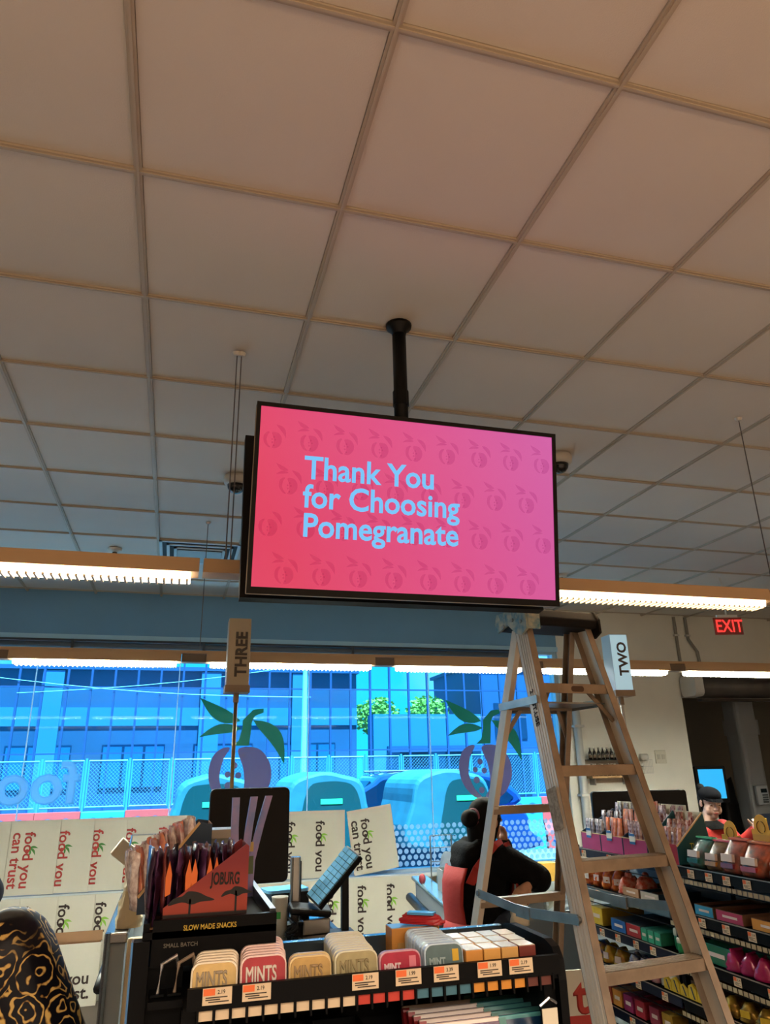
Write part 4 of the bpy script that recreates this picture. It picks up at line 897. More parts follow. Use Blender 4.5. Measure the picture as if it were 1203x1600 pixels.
def pouchmesh(w_, h_, d_, seed, axis='x'):
    """flat pillow pouch with sealed wavy top and bottom; thin along x, wide along y"""
    r = random.Random(seed); b = B(); G = []
    for s in (-1, 1):
        g = []
        for j in range(7):
            v = j/6; row = []
            for k in range(6):
                u = k/5-.5; th = d_/2*max(0, math.sin(PI*min(1, max(0, v))))**.6*max(.05, (1-(2*u)**4)); 
                if j in (0, 6): th = .0008
                row.append(b.verts.new((s*th+r.uniform(-.0015, .0015)+.004*math.sin(9*u+seed)*(v > .8), u*w_, h_*v+(r.uniform(-.003, .003) if j == 6 else 0))))
            g.append(row)
        G.append(g)
        for j in range(6):
            for k in range(5):
                f = (g[j][k], g[j][k+1], g[j+1][k+1], g[j+1][k]); b.faces.new(f if s > 0 else f[::-1])
    bmesh.ops.remove_doubles(b, verts=b.verts, dist=.0001)
    for j in range(6):
        for k in (0, 5):
            try: b.faces.new((G[0][j][k], G[1][j][k], G[1][j+1][k], G[0][j+1][k]))
            except Exception: pass
    for j in (0, 6):
        for k in range(5):
            try: b.faces.new((G[0][j][k], G[0][j][k+1], G[1][j][k+1], G[1][j][k]))
            except Exception: pass
    return b
for k in range(12):
    t = thing('snack_pouch', f'dark plum snack pouch in the red carton, {ORD[k]} from its open left end', 'pouch', (-.026+.0145*k, 1.727, 1.417+.0005*k), random.uniform(-.12, .12), 'plum snack pouches in the red carton')
    hx = ['4a2a48', '5a3458', '3c2040'][k % 3]
    obj('pouch', pouchmesh(.118, .135+random.uniform(-.008, .008), .017, k), mat('plum_'+hx, hx, .25, .15, noise=(14, .6), hex2=['2c1830', '6a4470', '8a4030'][k % 3]), t, smooth=True)
    if k in (3, 5, 6, 8, 9): obj('flame_print', prism(B(), [(-.006, .05), (.004, .055), (.005, .09), (-.001, .115), (-.007, .085)], -.0605, -.0575), mat('flame_label', 'e0702a', .4), t)
c2_ = thing('stick_carton', 'navy sided carton of white and red wrapped snack sticks behind the plum pouches', 'carton', (0, 0, 1.413))
for y in (1.84, 1.98): obj('side_panel', prism(B(), [(-.05, 0), (.10, 0), (.10, .176), (.072, .18), (-.05, .04)], y, y+.003), mat('navy_card', '17324a', .5), c2_)
obj('edge', prism(B(), [(-.052, .036), (.07, .182), (.074, .178), (-.048, .032)], 1.837, 1.846), mat('kraft_edge', 'c9a878', .7), c2_); obj('back', bx(B(), .097, .10, 1.843, 1.98, 0, .176), m_kraft, c2_); obj('bottom', bx(B(), -.05, .097, 1.843, 1.98, 0, .003), m_kraft, c2_)
st_me = {}
for k in range(9):
    for j in range(4):
        hx, nm_ = [('f8f2f0', 'white'), ('e4d8d8', 'silver'), ('f0e8e2', 'pale'), ('f4a070', 'orange')][(k*3+j*2) % 4]
        t = thing('snack_stick', f'{nm_} snack stick in the navy carton, column {ORD[k]} from the left, {ORD[j]} from the front', 'snack stick', (-.058+.0165*k, 1.862+.033*j, 1.418), 0, 'snack sticks in the navy carton')
        h_ = .118+.0082*k
        if nm_+str(k) not in st_me:
            st_me[nm_+str(k)] = obj('wrapper', pouchmesh(.038, h_, .018, k*4+j), mat('stickwrap_'+hx, hx, .25, .1, noise=(70, .5), hex2='d08a88' if k % 2 else 'b8a4a4'), t, smooth=True).data
        else: obj('wrapper', None, None, t, data=st_me[nm_+str(k)])
        t.rotation_euler = (random.uniform(-.08, .08), random.uniform(-.22, -.06), random.uniform(-.5, .5))
for k, (x, rz, s_) in enumerate(((.150, .1, 'left'), (.176, .15, 'middle'), (.196, .2, 'right'))):
    t = thing('curved_card', f'tall bent purple leaflet card standing at the back of the stand, {s_} of three', 'card', (x, 1.93+.03*k, 1.413), rz, 'bent purple leaflet cards')
    b = B(); pts = [(.0, 0), (.004, .08), (.0+.012*k, .16), (.022*k, .228)]
    for (a0, z0), (a1, z1) in zip(pts, pts[1:]):
        b.faces.new([b.verts.new(p) for p in ((a0, 0, z0), (a0+.018, 0, z0), (a1+.018, 0, z1), (a1, 0, z1))])
    bmesh.ops.remove_doubles(b, verts=b.verts, dist=.0001); bmesh.ops.solidify(b, geom=b.faces[:], thickness=.006)
    obj('sheet', b, mat('leaflet', '9a86b8', .3, noise=(25, .3), hex2='6f7fb8'), t)
    obj('printed_block', bx(B(), .003, .017, -.001, .0, .05, .09), mat('leaflet_green', '5a6a48', .5), t); obj('printed_block', bx(B(), .004, .016, -.001, .0, .10, .122), mat('leaflet_gold', 'c9a860', .5), t)
t = thing('snack_jar', 'clear plastic tub with pale lid behind the navy carton', 'jar', (.125, 2.08, 1.413))
obj('tub', prism(B(), rrect(.10, .09, .02), .0, .13, 'z'), mat('tub_pale', '9aa08c', .15, noise=(20, .3)), t); obj('lid', prism(B(), rrect(.104, .094, .02), .13, .15, 'z'), mat('tub_lid', 'b5b09c', .3), t)
# ---------------------------------------------------------------- right candy rack (faces the aisle, front plane x = 2.30)
FXR = 2.30
rr = thing('candy_rack', 'long black candy rack seen through the ladder, packed with bagged sweets', 'display rack', (0, 0, 0))
for y in (2.42, 3.30, 4.18): 
    for x in (FXR+.03, 2.66): obj('post', bx(B(), x-.012, x+.012, y-.012, y+.012, 0, 1.26), m_rk, rr)
obj('back_panel', bx(B(), 2.655, 2.665, 2.4, 4.2, .05, 1.24), mat('pegboard_grey', '6f7a84', .6), rr)
obj('base', bx(B(), FXR, 2.67, 2.4, 4.2, 0, .12), m_rk, rr)
m_blr = mat('blue_grey_rail', '5f7884', .35, .3); m_navy = mat('navy_rail', '10162a', .35, .2)
RZ = [1.25, 1.06, .875, .70, .52, .32]
tag_l = Matrix(((0, 0, -1, 0), (-1, 0, 0, 0), (0, 1, 0, 0), (0, 0, 0, 1)))    # text frame on a face looking towards -x
def fx_tag(y, z): 
    m = tag_l.copy(); m[0][3], m[1][3], m[2][3] = FXR-.008, y, z; return m
for k, z in enumerate(RZ):
    obj('shelf', bx(B(), FXR, 2.655, 2.42, 4.18, z-.016, z-.004), m_rk, rr)
    obj('price_rail', bx(B(), FXR-.006, FXR, 2.42, 3.29, z-.04, z), m_rk, rr); obj('price_rail', bx(B(), FXR-.006, FXR, 3.31, 4.18, z-.04, z), m_blr if k == 1 else m_navy, rr)
    obj('rail_edge', bx(B(), FXR-.008, FXR-.004, 2.42, 4.18, z, z+.004), mat('rail_edge_steel', '9a948a', .3, .7), rr)
    ys = [[3.13, 3.01, 2.90, 2.78, 2.56], [3.10, 2.95, 2.80, 2.60], [3.12, 2.93, 2.74], [3.0, 2.75], [2.9], [2.8]][k] + [[4.06, 3.80, 3.52], [3.95, 3.6], [4.10, 3.95, 3.80, 3.64, 3.50], [4.0, 3.66, 3.45], [4.06, 3.75], [3.9]][k]
    for j, y in enumerate(ys): price_tag(rr, fx_tag(y, z-.040), price=['1.99', '2.49', '3.29', '2.19'][(j+k) % 4], key='tagr', w_=.044, h_=.034)
    for j in range(29):
        y = 2.45+.0305*j
        o = obj('wire_cell', bx(B(), -.001, 0, -.012, .012, 0, .018), mat('chip_pale', 'a89878', .6), rr) if k == 0 and j == 0 else obj('wire_cell', None, None, rr, data=cell_me)
        if k == 0 and j == 0: cell_me = o.data
        o.location = (FXR-.002, y, z-.068)
    obj('wire_bar', bx(B(), FXR-.003, FXR+.001, 2.42, 4.18, z-.075, z-.071), m_rk, rr)
# top shelf: three pink trays and one teal-sided carton full of wrapped sticks
m_pink = mat('pink_card', 'b8407a', .5, noise=(8, .2)); m_pinkd = mat('dark_pink', 'a02860', .5)
stick_me = {}
def sticks(y0, y1, x0, x1, h0, h1, cols, ny, nx, where, cnm):
    r = random.Random(int(y0*100))
    for i in range(ny):
        for j in range(nx):
            hx, hx2 = cols[(i+j*2) % len(cols)]; key = hx+str(j)
            h_ = h0+(h1-h0)*j/(max(1, nx-1))
            t = thing('snack_stick', f'{cnm} snack stick {where}, {ORD[ny-1-i]} from the near side, row {ORD[j]}', 'snack stick', (x0+(x1-x0)*j/max(1, nx-1), y0+(y1-y0)*(i+.5)/ny, RZ[0]+.006), 0, 'wrapped snack sticks '+where)
            if key not in stick_me:
                m_ = mat('swrap_'+hx, hx, .25, .05, noise=(45, .5), hex2=hx2)
                o = obj('wrapper', pouchmesh((y1-y0)/ny*1.1, h_, .016, j+i), m_, t, smooth=True)
                stick_me[key] = o.data
            else: o = obj('wrapper', None, None, t, data=stick_me[key])
            t.rotation_euler = (r.uniform(-.07, .07), r.uniform(.02, .16), r.uniform(-.15, .15))
def tray(y0, y1, lab, front, side, badge=True, h=.085, top=.20):
    t = thing('display_tray', lab, 'tray', (FXR, y0, RZ[0]+.005), 0, 'snack stick trays on the top shelf'); w_ = y1-y0
    obj('front', bx(B(), .0, .003, .003, w_-.003, 0, h), front, t); obj('bottom', bx(B(), .003, .26, .003, w_-.003, 0, .003), m_kraft, t)
    for y in (0, w_-.003): obj('side', prism(B(), [(0, 0), (.26, 0), (.26, top), (.22, top), (.0, h)], y, y+.003), side, t)
    obj('back', bx(B(), .257, .26, .003, w_-.003, 0, top+.04), m_pap, t); obj('edge', bx(B(), -.0015, .004, .0, w_, h-.003, h+.001), mat('kraft_edge'), t)
    if badge:
        b = B(); prism(b, [(.028*math.cos(a*PI/4+PI/8), h+.028*math.sin(a*PI/4+PI/8)) for a in range(8)], -.004, -.001, 'x', Matrix.Translation((0, w_*.55, 0)))
        obj('badge', b, mat('badge_white', 'd8d8d0', .5), t); obj('badge_band', bx(B(), -.005, -.004, w_*.55-.024, w_*.55+.024, h+.012, h+.024), mat('badge_blue', '2a6aa8', .5), t); obj('badge_band', bx(B(), -.005, -.004, w_*.55-.024, w_*.55+.024, h-.026, h-.014), mat('badge_blue'), t)
tray(3.86, 4.06, 'pink snack tray with blue badge at the far end of the top shelf', m_pink, mat('navy_card')); tray(3.645, 3.855, 'pink snack tray with blue badge, middle of the three on the top shelf', m_pink, mat('navy_card')); tray(3.43, 3.64, 'pink snack tray with blue badge nearest the teal carton', m_pinkd, mat('navy_card'))
sticks(3.87, 4.05, FXR+.03, 2.53, .155, .235, [('c9c4c8', '3a2430'), ('b8b0b8', '4a3a50')], 6, 3, 'in the far pink tray', 'silver')
sticks(3.655, 3.845, FXR+.03, 2.53, .17, .25, [('e08868', 'c9a8a0'), ('e89a70', 'd86a48')], 6, 3, 'in the middle pink tray', 'orange')
sticks(3.44, 3.63, FXR+.03, 2.53, .165, .235, [('d0b8b8', '6a2a30'), ('c8a8a8', '50202a')], 6, 3, 'in the near pink tray', 'brown')
t = thing('snack_carton', 'teal slant-sided carton of wrapped sticks at the middle of the top shelf', 'carton', (FXR, 3.19, RZ[0]+.005))
for y in (0, .217): obj('side_panel', prism(B(), [(0, 0), (.20, 0), (.165, .215), (.158, .22), (0, .085)], y, y+.003), mat('teal_card', '0f4a58', .5), t)
obj('edge', prism(B(), [(-.003, .082), (.160, .222), (.162, .216), (.0, .076)], -.002, .005), mat('kraft_edge'), t); obj('back', bx(B(), .172, .175, .003, .217, 0, .22), m_pap, t); obj('front', bx(B(), 0, .003, .003, .217, 0, .085), mat('pouch_red'), t); obj('bottom', bx(B(), .003, .170, .003, .217, 0, .003), m_kraft, t)
text('lettering', 'THIN', .034, mat('print_lime', 'c9c04a', .5), t, facing((.07, -.0015, .066)), .0006, .0003, xs=.8)
sticks(3.20, 3.40, FXR+.02, 2.45, .155, .215, [('d8b0a0', '8a2a2a'), ('c9a898', '6a3028')], 6, 3, 'in the teal carton', 'red and white')
# stand-up pouches
m_lab = mat('pouch_label', 'd8c8c0', .5)
def standup(name, lab, y, wd, h_, z, body, top, band, x=FXR+.045, cat='pouch', seed=1, grp=None):
    t = thing(name, lab, cat, (x, y, z), random.uniform(-.08, .08), grp)
    r = random.Random(seed); b = B(); G = []
    prof = [(0, .036), (.15, .046), (.45, .036), (.75, .018), (.9, .004), (1, .003)]
    for v, th in prof:
        row = []
        for k in range(16):
            a = 2*PI*k/16; row.append(b.verts.new((math.copysign(abs(math.sin(a))**.8, math.sin(a))*th+.05*v*v+r.uniform(-.002, .002), math.copysign(abs(math.cos(a))**.5, math.cos(a))*wd/2, v*h_)))
        G.append(row)
    for p, q in zip(G, G[1:]):
        for k in range(16): b.faces.new((p[k], p[(k+1) % 16], q[(k+1) % 16], q[k]))
    b.faces.new(G[0][::-1]); b.faces.new(G[-1])
    obj('body', b, body, t, smooth=True)
    obj('seal', bx(B(), .030, .058, -wd/2, wd/2, h_*.93, h_*.985, Matrix.Rotation(.0, 4, 'Y')), top, t)
    obj('label', bx(B(), -.050, -.036, -wd*.3, wd*.3, h_*.30, h_*.52, Matrix.Rotation(.12, 4, 'Y')), m_lab, t); obj('label_band', bx(B(), -.051, -.036, -wd*.32, wd*.32, h_*.12, h_*.26, Matrix.Rotation(.1, 4, 'Y')), band, t)
    return t
def pm(hx, h2=None): return mat('pm_'+hx, hx, .28, .05, noise=(22, .35), hex2=h2) if h2 else mat('pm_'+hx, hx, .28, .05, noise=(22, .3))
for (y, wd, h_, a, c, d, s_) in ((3.09, .115, .125, '2f7a78', '5fd0a0', '2a6a60', 'teal pouch with green top nearest the teal carton'), (2.975, .10, .12, '8a6a40', 'd85a60', 'c98a3a', 'red and ochre pouch between the teal and coral pouches'),
        (2.87, .11, .135, 'b0584a', 'e0704a', '8a3a4a', 'coral topped clear pouch in the middle of the top shelf'), (2.745, .13, .13, 'c05a3c', 'e8803a', 'b03a34', 'orange topped red pouch right of the coral pouch'), (2.58, .14, .12, '6a5228', '5a2a2a', '8a6a28', 'dark brown gold pouch at the right picture edge')):
    standup('candy_pouch', s_+' on the right rack', y, wd, h_, RZ[0]+.006, pm(a, '4a3a34'), pm(c), pm(d), seed=int(y*50), grp='stand-up pouches on the top shelf')
for k, (y, s_) in enumerate(((2.985, 'left'), (2.79, 'middle'), (2.64, 'right'))):
    t = thing('yellow_carton', f'yellow carton with rounded card header behind the pouches, {s_} of three', 'carton', (2.44, y, RZ[0]+.006), 0, 'yellow rounded-top cartons')
    h_ = .115 if k == 0 else .15
    obj('box', bx(B(), 0, .08, -.06, .06, 0, h_), mat('yellow_carton', 'd0a03c', .6), t)
    prism_pts = [(-.06, h_), (-.06, h_+.02), (-.04, h_+.02)]+[(-.04*math.cos(a*PI/10), h_+.035+.045*math.sin(a*PI/10)) for a in range(11)]+[(.04, h_+.02), (.06, h_+.02), (.06, h_)]
    obj('header', prism(B(), prism_pts, -.001, .002, 'x'), mat('yellow_header', 'dcae34', .6), t)
    b = B()
    for a in range(14):
        if a in (3, 9): continue
        p, q = a*2*PI/14, (a+1)*2*PI/14; bar(b, (-.002, .024*math.cos(p), h_+.03+.024*math.sin(p)), (-.002, .024*math.cos(q), h_+.03+.024*math.sin(q)), .001, .003, (1, 0, 0))
    obj('ring_print', b, mat('ink_brown2', '4a3418', .7), t).location = (-.0005, 0, 0)
    obj('print_block', bx(B(), -.001, 0, -.045, .03, h_*.4, h_*.55), mat('print_grey', '9a8f98', .6), t)
# second shelf
for k, (y, hx) in enumerate(((4.08, 'e07828'), (3.99, 'd86a20'), (3.90, 'e08030'), (3.81, 'd07028'))):
    t = thing('candy_bag', f'orange crinkled candy bag on the second shelf behind the ladder, {ORD[k]} from the far end', 'bag', (FXR+.07, y, RZ[1]+.004), .2*k, 'orange candy bags')
    obj('bag', sheetbag(.10, .115, .10, 20+k), mat('orbag_'+hx, hx, .25, .1, noise=(30, .6), hex2='8a3018'), t, smooth=True); obj('label', bx(B(), -.052, -.05, -.02, .02, .03, .06), m_lab, t)
for k, y in enumerate((3.72, 3.66)):
    t = thing('candy_bag', ['red mesh candy bag at the front of the second shelf', 'red mesh candy bag tucked behind the first one'][k], 'bag', (FXR+.06+.06*k, y, RZ[1]+.004))
    obj('bag', sheetbag(.11, .08, .09, 40+k), mat('redbag', 'c8442a', .3, .05, noise=(50, .5), hex2='d8a090'), t, smooth=True); obj('knot', ell(B(), (0, 0, .085), (.02, .02, .02), 8), mat('redbag'), t)
def boxitem(name, lab, x, y, z, dx, dy, dz, front, topm, cat='box', grp=None, lid=True, txt=None, tcol=None):
    """carton with its printed face towards the aisle (-x)"""
    t = thing(name, lab, cat, (x, y, z), 0, grp)
    if lid: obj('carton', bx(B(), 0, dx, -dy/2, dy/2, 0, dz), topm, t, bevel=.002)
    else:
        b = B()
        for a in ((0, .003, -dy/2, dy/2), (dx-.003, dx, -dy/2, dy/2), (.003, dx-.003, -dy/2, -dy/2+.003), (.003, dx-.003, dy/2-.003, dy/2)): bx(b, a[0], a[1], a[2], a[3], 0, dz)
        obj('walls', b, topm, t); obj('contents', bx(B(), .004, dx-.004, -dy/2+.004, dy/2-.004, .002, dz*.7), mat('choc_brown'), t)
    obj('face', bx(B(), -.0015, 0, -dy/2+.002, dy/2-.002, .002, dz-.002), front, t)
    if txt:
        m = tag_l.copy(); m[0][3], m[1][3], m[2][3] = -.0016, dy*.40, dz*.5
        text('lettering', txt, dz*.36, tcol, t, m, .0006, .0003, xs=dy*.8/(dz*.36*.6*len(txt)))
    else: obj('print', bx(B(), -.0025, -.0014, -dy*.3, dy*.25, dz*.4, dz*.62), m_lab, t)
    return t
boxitem('candy_tray', 'pale brown tray of sweets on the second shelf right of the orange bags', FXR+.005, 3.63, RZ[1]+.004, .22, .14, .04, mat('tray_tan', 'b08868', .6), m_kraft, 'tray', lid=False)
boxitem('candy_tray', 'white and navy tray on the second shelf beside the ladder rail', FXR+.005, 3.47, RZ[1]+.004, .24, .15, .04, mat('tray_white', 'b8b0a0', .6), mat('navy_card'), 'tray', lid=False)
boxitem('candy_tray', 'blue open tray on the second shelf under the teal pouch', FXR+.003, 3.07, RZ[1]+.004, .30, .12, .042, mat('tray_blue', '2f8fb8', .5), mat('tray_rim_brown', '6a4a34', .6), 'tray', lid=False)
boxitem('candy_tray', 'deep pink open tray on the second shelf beside the blue tray', FXR+.003, 2.91, RZ[1]+.004, .30, .16, .042, mat('tray_pink', 'a83058', .5), mat('tray_rim_brown'), 'tray', lid=False)
boxitem('candy_tray', 'amber topped open tray at the near end of the second shelf', FXR+.003, 2.68, RZ[1]+.004, .30, .20, .042, mat('tray_amber', 'c98a2c', .5), mat('tray_rim_brown'), 'tray', lid=False)
# third shelf
m_ylw = mat('yellow_pack', 'd0b030', .5, noise=(30, .15)); m_ink2 = mat('white_print', 'd8d8d8', .5)
boxitem('candy_box', 'yellow candy box with slanted top on the third shelf far end', FXR+.004, 3.99, RZ[2]+.004, .26, .12, .085, m_ylw, mat('yellow_top', 'a88f28', .5))
boxitem('candy_box', 'blue box of sweets between the yellow and red boxes', FXR+.004, 3.78, RZ[2]+.004, .26, .135, .058, mat('blue_pack', '2060a8', .45), mat('dark_top', '1a1c22', .5))
boxitem('candy_box', 'red box of sweets between the blue and teal boxes', FXR+.004, 3.645, RZ[2]+.004, .26, .125, .058, mat('red_pack', 'a82c30', .45), mat('dark_top'))
for k in range(3): boxitem('candy_box', f'teal green gum box on the third shelf, {ORD[k]} of three from the red box', FXR+.004, 3.555-.055*k, RZ[2]+.004, .22, .05, .056, mat('teal_pack', '2f9478', .4), mat('teal_top', '226a58', .45), grp='teal gum boxes')
for k, (y, x) in enumerate(((3.345, .07), (3.29, .03))):
    t = thing('gum_tub', ['green gum tub with white lid standing behind the ladder step', 'small green gum tub with white lid in front of the larger one'][k], 'tub', (FXR+x, y, RZ[2]+.004), 0, 'green gum tubs'); s_ = 1-.3*k
    obj('tub', lathe(B(), [(.034*s_, 0), (.036*s_, .012), (.036*s_, .055*s_), (.033*s_, .06*s_)], 20), mat('tub_green', '1f8a50', .35), t, smooth=True); obj('lid', lathe(B(), [(.038*s_, .058*s_), (.038*s_, .083*s_), (.035*s_, .086*s_)], 20), mat('cup_white'), t, smooth=True)
for k in range(2): boxitem('green_pack', f'dark green glossy pack on the third shelf, {["beside the ladder rail", "behind the pink candy bags"][k]}', FXR+.02+.09*k, 3.06-.1*k, RZ[2]+.004, .16, .20, .075, mat('green_pack', '1c6a50', .2), mat('green_pack'), 'pack')
for k, (y, x) in enumerate(((2.96, 0), (2.88, .005), (2.80, 0), (2.72, .01))):
    t = thing('candy_bag', f'shiny magenta candy bag on the third shelf, {ORD[k]} from the ladder rail', 'bag', (FXR+.05+x, y, RZ[2]+.004), .3*k, 'magenta candy bags')
    obj('bag', sheetbag(.085, .075, .09, 60+k), mat('magenta_bag', 'b82a68', .15, .1, coat=.5, noise=(20, .3)), t, smooth=True); obj('seal', bx(B(), -.03, .03, -.004, .004, .068, .082), mat('magenta_bag'), t)
# fourth shelf
for k, (y, c1, c2n, s_) in enumerate(((4.05, 'd0b040', '2a4a9a', 'yellow and blue sweet bag at the far end'), (3.96, 'd8b838', 'b8862a', 'golden sweet bag beside the far end'), (3.86, 'd0b040', '8a5a20', 'yellow sweet bag left of the blue bags'), (3.74, '2a4a9a', 'd8d8d8', 'blue and white sweet bag'), (3.66, '3050a0', 'c9c9d8', 'blue sweet bag nearest the ladder step'))):
    t = thing('candy_bag', s_+' on the fourth shelf', 'bag', (FXR+.06, y, RZ[3]+.004), .2*k, 'sweet bags on the fourth shelf')
    obj('bag', sheetbag(.09, .085, .09, 80+k), mat('bagm_'+c1+c2n, c1, .2, .2, noise=(35, .5), hex2=c2n), t, smooth=True); obj('label', bx(B(), -.05, -.046, -.018, .018, .02, .05), m_lab, t)
for k, y in enumerate((3.60, 3.55)):
    t = thing('candy_bag', f'pink and white sweet bag on the fourth shelf, {ORD[k]} right of the blue bags', 'bag', (FXR+.05, y, RZ[3]+.004), .1, 'pink sweet bags'); obj('bag', sheetbag(.06, .09, .05, 90+k), mat('pink_white_bag', 'c86a90', .25, .1, noise=(30, .4), hex2='d8b8c0'), t, smooth=True); obj('label', bx(B(), -.034, -.030, -.012, .012, .02, .05), m_lab, t)
boxitem('white_card_box', 'white card box standing on the fourth shelf behind the yellow cards', FXR+.03, 3.44, RZ[3]+.004, .02, .12, .085, mat('pale_card', 'b8b8b4', .5), mat('pale_card'))
for k in range(5):
    t = thing('zigzag_card', f'yellow and navy printed pack on the fourth shelf rail, {ORD[k]} from the white card box', 'pack', (FXR+.015, 3.43-.06*k, RZ[3]+.004), 0, 'yellow and navy packs'); h_ = .05+.012*(k % 2)
    obj('pack', prism(B(), [(-.028, 0), (.028, 0), (.026, h_*.8), (.0, h_), (-.026, h_*.7)], 0, .012, 'x'), m_ylw, t); obj('stripe', prism(B(), [(-.016, .004), (-.008, .004), (.010, h_*.8), (.002, h_*.8)], -.001, 0, 'x'), mat('navy_card'), t)
boxitem('brown_box', 'dark brown open box behind the yellow and navy packs', FXR+.12, 3.36, RZ[3]+.004, .2, .2, .06, mat('choc_brown'), mat('choc_brown'), lid=False)
for k, y in enumerate((3.02, 2.93, 2.84, 2.75)):
    t = thing('candy_bag', f'golden foil candy bag on the fourth shelf, {ORD[k]} from the right ladder rail', 'bag', (FXR+.06, y, RZ[3]-.0+.004), .3*k, 'golden foil bags'); obj('bag', sheetbag(.10, .07, .10, 100+k), mat('gold_foil', 'c09a3a', .2, .5, noise=(25, .5), hex2='5a4020'), t, smooth=True); obj('label', bx(B(), -.056, -.052, -.02, .02, .02, .045), m_ylw, t)
# fifth shelf
for k, (y, hx, s_) in enumerate(((4.06, 'd0b030', 'yellow'), (3.97, 'b04a30', 'brick red'), (3.88, 'c98a3c', 'orange'), (3.78, '8a2a5a', 'plum'), (3.68, 'a02838', 'crimson'), (3.56, '8c3044', 'dark rose'), (3.46, 'a8842c', 'mustard'))):
    boxitem('candy_box', f'{s_} candy box on the lowest visible shelf behind the ladder', FXR+.01, y, RZ[4]+.004, .18, .08, .075, mat('low_'+hx, hx, .4), mat('lowt_'+hx, hx, .5, noise=(20, .5)), grp='boxes on the lowest visible shelf')
for k, y in enumerate((3.10, 2.98, 2.86)): boxitem('candy_box', f'yellow brown snack box on the lowest shelf near the picture corner, {ORD[k]} from the ladder', FXR+.01, y, RZ[4]+.004, .18, .10, .09, m_ylw, mat('tray_rim_brown'), grp='yellow boxes near the corner')
t = thing('flat_carton', 'white carton with red letter standing behind the ladder foot', 'carton', (1.915, 3.5, 0), -.1)
obj('panel', bx(B(), -.12, .10, 0, .012, 0, .80), m_card, t); obj('red_base', bx(B(), -.121, .101, -.0012, 0, .50, .62), m_red, t); text('lettering', 't', .20, m_red, t, facing((-.05, -.0014, .63)), .006, .0006)
# ---------------------------------------------------------------- things on and by the back wall
t = thing('wall_switch', 'white switch plate on the grey wall right of the ladder', 'switch', (5.26, WY, 1.77)); obj('plate', bx(B(), -.07, .07, -.012, 0, -.07, .07), mat('plate_white', 'd0cbb8', .5), t, bevel=.004)
for x in (-.03, .03): obj('rocker', bx(B(), x-.018, x+.018, -.018, -.012, -.025, .025), mat('plate_white2', 'bdb8a6', .5), t)
t = thing('wall_shelf', 'small wooden wall shelf of dark bottles seen between the ladder rails', 'shelf', (4.55, WY, 1.575))
obj('board', bx(B(), -.25, .25, -.14, 0, -.012, .012), mat('pine_board', 'c09a68', .6), t); obj('upper_board', bx(B(), -.25, .25, -.14, 0, .17, .18), m_rk, t)
for x in (-.2, .2): obj('bracket', bx(B(), x-.008, x+.008, -.1, 0, -.08, -.012), m_wire, t)
bt = None
for k in range(9):
    for lv in range(2):
        o = thing('bottle', f"dark bottle on the wall shelf, {['lower','upper'][lv]} tier, {ORD[k]} from the left", 'bottle', (4.34+.052*k, WY-.07, 1.588+.168*lv), 0, 'bottles on the wall shelf') if bt is None else dup(bt, (4.34+.052*k, WY-.07, 1.588+.168*lv), 0, f"dark bottle on the wall shelf, {['lower','upper'][lv]} tier, {ORD[k]} from the left")
        if bt is None:
            bt = o; obj('glass', lathe(B(), [(.019, 0), (.02, .05), (.018, .07), (.008, .09), (.008, .105)], 10), mat('dark_bottle', '241c18', .15), o, smooth=True); obj('cap', lathe(B(), [(.01, .105), (.01, .12)], 8), mat('cap_steel', '8a8880', .3, .7), o); obj('label', lathe(B(), [(.0205, .015), (.0205, .045)], 10), mat('bottle_label', '7a6a58', .6), o)
t = thing('wire_basket', 'white wire basket on the wall right of the bottle shelf', 'basket', (5.0, WY-.07, 1.60))
for z in (0, .07, .14): obj('ring', bx(bx(bx(B(), -.06, .06, -.06, -.056, z, z+.006), -.06, -.056, -.06, .065, z, z+.006), .056, .06, -.06, .065, z, z+.006), m_white, t)
for k in range(7): obj('wire', bx(B(), -.058+.019*k, -.055+.019*k, -.06, -.057, 0, .14), m_white, t)
obj('roll', tube(B(), ((-.04, 0, .17), (.04, 0, .17)), .035, 12), m_white, t, smooth=True); obj('hook', bx(B(), -.01, .01, -.06, .07, .13, .14), m_white, t)
t = thing('wall_conduit', 'white vertical pipe beside the right end of the window', 'pipe', (4.235, WY-.045, 0)); obj('pipe', tube(B(), ((0, 0, 0), (0, 0, 2.35)), .042, 14), m_white, t, smooth=True)
for z in (.6, 1.40, 2.1): obj('clamp', bx(B(), -.06, .06, -.05, .045, z-.012, z+.012), m_white, t)
for k, (x, lab) in enumerate(((5.70, 'straight dark conduit running down the header from the ceiling'), (5.86, 'bent dark conduit beside the straight one on the header'))):
    t = thing('header_conduit', lab, 'pipe', (x, WY-.02, 0), 0, 'dark conduits on the header'); obj('pipe', tube(B(), ((0, 0, 3.36), (0, 0, 3.1), (.10*k, 0, 2.95), (.12*k, 0, 2.66)), .018, 8), mat('conduit_grey', '8a8478', .6), t); obj('saddle', bx(B(), -.03, .03, -.02, .02, 3.13, 3.15), m_white, t)
t = thing('header_bell', 'small black round sounder standing on the far pendant rail', 'sounder', (5.05, Y2, Z2+.075)); obj('dome', lathe(B(), [(.04, 0), (.04, .012), (.028, .03), (.008, .04)], 16), m_rk, t, smooth=True); obj('base', lathe(B(), [(.045, -.0005), (.045, .004)], 16), m_rk, t)
